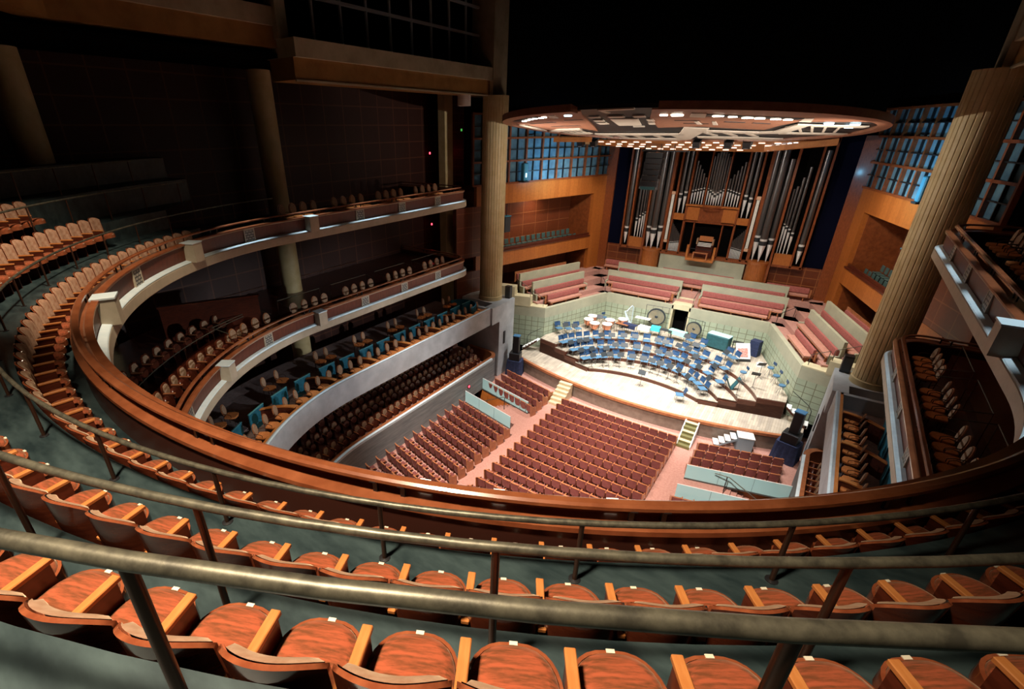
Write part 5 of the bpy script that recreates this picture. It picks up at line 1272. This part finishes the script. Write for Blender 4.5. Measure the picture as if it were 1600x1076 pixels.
# slanted white frame with red bars
t = thing('slanted_percussion_frame', (5.15, 37.6, 2.3), 0.55, 'white slanted instrument frame with red inside near the rear corner', 'instrument')
MB().box((0, 0, 0.65), (0.95, 0.08, 1.15), rx=-0.55).build('white_panel', M_white, t)
MB().box((-0.05, -0.10, 0.58), (0.7, 0.05, 0.62), rx=-0.55).build('red_panel', mat('red_inlay', (0.42, 0.05, 0.04), 0.5, kind='noise', col2=(0.7, 0.45, 0.38), scale=14), t)
for sx in (-1, 1): MB().tube([(sx * 0.4, 0.55, 0), (sx * 0.4, 0.3, 1.1)], 0.025, 6).build('prop', M_black, t)
MB().bx(-0.48, 0.48, -0.45, -0.25, 0, 0.1).build('base', M_black, t)
t = thing('stacked_amplifier', (5.75, 38.9, 2.3), -0.3, 'dark blue cabinet standing in the rear stage corner', 'speaker')
MB().bx(-0.35, 0.35, -0.3, 0.3, 0, 0.6).build('lower_cabinet', M_navy, t, bevel=0.02); MB().bx(-0.33, 0.33, -0.28, 0.28, 0.6, 1.2).build('upper_cabinet', M_navy, t, bevel=0.02)
t = thing('folded_stand_pair', (5.35, 32.9, 2.0), 0.4, 'teal folding case stand open near the third riser end', 'stand')
for s in (-1, 1): MB().box((s * 0.22, 0, 0.45), (0.05, 0.4, 0.9), ry=s * 0.45).build('wing', M_tealc, t)
t = thing('small_side_table', (4.6, 39.0, 2.3), 0.0, 'small black side table against the rear celadon wall', 'table')
MB().bx(-0.35, 0.35, -0.22, 0.22, 0.68, 0.72).build('top', M_black, t)
for sx in (-1, 1):
    for sy in (-1, 1): MB().tube([(sx * 0.3, sy * 0.18, 0), (sx * 0.3, sy * 0.18, 0.68)], 0.018, 6).build('leg', M_black, t)
t = thing('cymbal_stand', (6.45, 37.2, 2.3), 0, 'white drum lying against the slanted celadon wall', 'drum')
MB().lathe([(0.02, 0.0), (0.28, 0.0), (0.29, 0.18), (0.27, 0.2), (0.02, 0.2)], n=20).build('shell', M_white, t, smooth=40)

# ------------------------------------------------------------------ steps, speakers, glass panels
def steps(name, x, y, rz, n, rise, run, wd, m, label, side=None, stripe=None, closed=True):
    t = thing(name, (x, y, 0), rz, label, 'steps')
    for k in range(n):
        MB().bx(-wd / 2, wd / 2, -run * (n - k), -run * (n - k - 1), 0 if closed else rise * (k + 1) - 0.05, rise * (k + 1)).build('step', stripe if (stripe and k % 2 == 0) else m, t)
        if stripe: MB().bx(-wd / 2, wd / 2, -run * (n - k) - 0.004, -run * (n - k), rise * k + 0.01, rise * (k + 1) - 0.02).build('riser_board', stripe, t)
    if side:
        for s in (-1, 1):
            b = MB(); b.prism([(-run * n, 0), (-run * n, rise + 0.06), (-0.0, rise * n + 0.08), (0.0, 0.0)], s * wd / 2 - 0.03, s * wd / 2 + 0.03); b.v = [(z, x_, y_) for x_, y_, z in b.v]
            b.build('side_rail', side, t)
    return t
M_stepw = mat('beige_step_wood', (0.55, 0.45, 0.28), 0.5, kind='noise', col2=(0.46, 0.37, 0.22), scale=3)
steps('stage_steps', -4.35, 28.95, 0.0, 6, 0.18, 0.30, 0.95, M_stepw, 'beige wooden steps up to the stage between the stalls blocks')
steps('stage_steps', 4.15, 28.85, 0.0, 6, 0.18, 0.26, 0.75, M_stepw, 'striped steps with white side rails up to the stage', side=M_white, stripe=mat('olive_riser', (0.13, 0.12, 0.04), 0.6))
t = thing('white_platform_steps', (6.2, 29.15, 0), 0.3, 'white portable steps with a flat landing against the stage front', 'steps')
for k in range(4): MB().bx(-0.75 + 0.28 * k, -0.45 + 0.28 * k, -0.35, 0.35, 0.16 + 0.2 * k, 0.2 + 0.2 * k).build('tread', M_white, t)
MB().bx(0.42, 1.3, -0.42, 0.42, 0.95, 1.0).build('landing', M_white, t)
MB().bx(0.45, 1.28, -0.40, 0.40, 0, 0.95).build('landing_base', mat('grey_blue_side', (0.20, 0.25, 0.28), 0.6), t)
b = MB(); b.prism([(-0.75, 0.02), (0.42, 0.86), (0.42, 0.7), (-0.6, 0.02)], -0.36, -0.33); b.v = [(x_, z, y_) for x_, y_, z in b.v]; b.build('stringer', MATS['grey_blue_side'], t)
for s, wd_ in ((-1, 'near the kettledrum end of the risers'), (1, 'beside the bass stools')):
    t = thing('white_riser_steps', (s * 9.15, 32.35, SZ), 0, f'small white steps up to the highest riser {wd_}', 'steps')
    for k in range(5):
        b = MB(); x = s * (0.55 - 0.26 * k); b.bx(x - 0.13, x + 0.13, -0.32, 0.32, 0.2 + 0.2 * k, 0.23 + 0.2 * k); b.bx(x + s * 0.12 - 0.012, x + s * 0.12 + 0.012, -0.32, 0.32, 0.02 + 0.2 * k, 0.2 + 0.2 * k); b.build('tread', M_white, t)
    b = MB(); b.prism([(s * 0.68, 0.0), (s * 0.5, 0.0), (-s * 0.62, 1.0), (-s * 0.62, 1.15)], -0.34, -0.32); b.v = [(x_, z, y_) for x_, y_, z in b.v]; b.build('stringer', M_riserface, t)
    t = thing('riser_step_rail', (s * 9.3, 32.75, SZ), 0, f'thin dark handrail by the white riser steps {wd_}', 'handrail')
    MB().tube([(-s * 0.7, 0, 1.9), (s * 0.3, 0, 1.2), (s * 0.5, 0, 0.9)], 0.02, 6).build('rail_tube', M_black, t)
    MB().tube([(s * 0.5, 0, 0), (s * 0.5, 0, 0.9)], 0.02, 6).build('post', M_black, t)
    # draped loudspeaker stacks
    t = thing('draped_speaker_stack', (s * 9.15, 29.75, 0), s * -0.25, f'black loudspeaker column on a navy draped stand {"by the dark pier" if s < 0 else "by the curved rim"}', 'speaker')
    b = MB(); N = 28; vs = []
    for k in range(N):
        a = 2 * pi * k / N; c_, s_ = cos(a), sin(a); q = 0.62 / max(abs(c_), abs(s_)); w0 = 1 + (0.06 if k % 2 else 0)
        vs.append((q * c_ * w0, q * s_ * w0 * 0.85, 0))
    for k in range(N):
        a = 2 * pi * k / N; c_, s_ = cos(a), sin(a); q = 0.56 / max(abs(c_), abs(s_)); vs.append((q * c_, q * s_ * 0.85, 1.25))
    b.add(vs, [(k, (k + 1) % N, N + (k + 1) % N, N + k) for k in range(N)] + [tuple(N + k for k in range(N))]); b.build('drape', M_navy, t)
    MB().bx(-0.42, 0.42, -0.38, 0.38, 1.25, 1.85).build('subwoofer', M_black, t, bevel=0.02)
    MB().bx(-0.2, 0.28, -0.2, 0.24, 1.85, 3.2).build('column_speaker', M_black, t, bevel=0.03)
    MB().bx(-0.22, 0.3, -0.22, 0.26, 3.2, 3.26).build('blue_top', mat('blue_speaker_top', (0.05, 0.16, 0.30), 0.5), t)
    t = thing('pier_speaker', (s * 10.35, 30.3, 5.9), 0, f'small black loudspeaker on the pier beside the {"dark" if s < 0 else "near"} fluted column', 'speaker')
    MB().bx(-0.22, 0.22, -0.2, 0.2, 0, 0.95).build('cabinet', M_black, t, bevel=0.03); MB().bx(-0.18, 0.18, -0.22, -0.2, 0.1, 0.85).build('grille', M_gongd, t)
    # fixtures in the gallery and under the blue windows
    A = Vector((s * 12.9, 31.2)); B = Vector((s * 8.75, 44.6)); d = (B - A).normalized(); nrm = Vector((d.y, -d.x)) * s
    if nrm.x * s < 0: nrm = -nrm
    ang = atan2(d.y, d.x)
    p = A + d * (3.0 if s < 0 else 4.4) - nrm * 0.45
    t = thing('blue_lit_fixture', (p.x, p.y, 13.9), ang, f'blue lit wall washer on the window ledge by the {"dark" if s < 0 else "near"} fluted column', 'light fixture')
    MB().bx(-0.22, 0.22, -0.2, 0.2, 0.1, 1.35).build('housing', M_fixture, t, bevel=0.05); MB().bx(-0.26, 0.26, -0.28, 0.28, 0, 0.1).build('bracket', M_black, t)
    MB().bx(-0.06, 0.06, -0.22, -0.2, 0.35, 0.65).build('pilot_light', mat('pilot_lens', (0.6, 0.9, 1.0), 0.4, emit=1.5), t)
    p = A + d * (1.9 if s < 0 else 5.0) + nrm * 0.15
    t = thing('gallery_speaker', (p.x, p.y, 10.2), ang, f'dark loudspeaker hung in the side gallery by the {"dark" if s < 0 else "near"} fluted column', 'speaker')
    b = MB(); b.prism([(-0.3, -0.2), (0.3, -0.2), (0.22, 0.25), (-0.22, 0.25)], 0, 1.2); b.build('cabinet', M_gongd, t, bevel=0.03); MB().bx(-0.32, 0.32, -0.22, 0.27, 1.2, 1.26).build('pale_top', M_fixture, t)
    MB().tube([(0, 0, 1.26), (0, 0, 2.3)], 0.03, 6).build('hanging_pole', M_black, t)
# glass stairwell panels
def gpanel(p, q, label, z=0.0, h=0.95):
    d = Vector((q[0] - p[0], q[1] - p[1])); L_ = d.length; t = thing('glass_panel', (p[0], p[1], z), atan2(d.y, d.x), label, 'glass panel', 'glass panels round the stairwells')
    MB().bx(0, L_, -0.012, 0.012, 0.08, h).build('pane', M_glass, t); MB().bx(0, L_, -0.03, 0.03, 0, 0.09).build('base_channel', mat('dark_channel', (0.06, 0.06, 0.055), 0.5), t)
    MB().bx(0, L_, -0.016, 0.016, h, h + 0.02).build('top_edge', M_white, t)
    for u in (0.33, 0.66): MB().bx(L_ * u - 0.006, L_ * u + 0.006, -0.016, 0.016, 0.08, h).build('joint', M_gongd, t)
gpanel((-9.7, 26.05), (-5.3, 25.05), 'teal glass panel on the stage side of the stairwell by the concrete wall')
gpanel((-9.6, 23.75), (-5.3, 22.75), 'teal glass panel on the rear side of the stairwell by the concrete wall')
gpanel((4.95, 24.4), (9.7, 25.75), 'glass panel on the stage side of the stairwell by the curved rim')
gpanel((4.95, 22.45), (9.6, 23.7), 'glass panel on the rear side of the stairwell by the curved rim')
for s, wd_ in ((-1, 'by the concrete wall'), (1, 'by the curved rim')):
    t = thing('stairwell_handrail', (0, 0, 0), 0, f'sloping brass handrail down the stairwell {wd_}', 'handrail')
    MB().tube([(s * 6.3, 24.6, 0.9), (s * 7.0, 24.6, 0.95), (s * 9.0, 24.75, -0.2)], 0.025, 8).build('rail_tube', M_brass, t)
    MB().tube([(s * 6.9, 24.6, -0.1), (s * 6.9, 24.6, 0.93)], 0.025, 8).build('post', M_black, t); MB().tube([(s * 8.4, 24.7, -1.5), (s * 8.4, 24.7, 0.1)], 0.025, 8).build('post', M_black, t)
# red exit lenses
for x, y, z, l_ in ((-17.35, 29.73, 15.98, 'small red exit light on the dark wall above the top balcony'), (-17.35, 29.73, 10.79, 'small red exit light on the panelled wall above the middle balcony'), (-9.70, 24.3, 1.02, 'small red light on the concrete wall over the stairwell')):
    t = thing('exit_light', (x, y, z), 0, l_, 'exit light')
    MB().bx(-0.05, 0.0, -0.1, 0.1, -0.12, 0.12).build('housing', M_black, t); MB().bx(0.0, 0.03, -0.05, 0.05, -0.07, 0.07).build('lens', M_red, t)
t = thing('exit_light', (-15.53, 31.27, 17.52), radians(-90), 'faint green light high on the dark wall beside the fluted column', 'exit light')
MB().bx(-0.03, 0.0, -0.1, 0.1, -0.12, 0.12).build('housing', M_black, t); MB().bx(0.0, 0.03, -0.06, 0.06, -0.08, 0.08).build('lens', M_green, t)
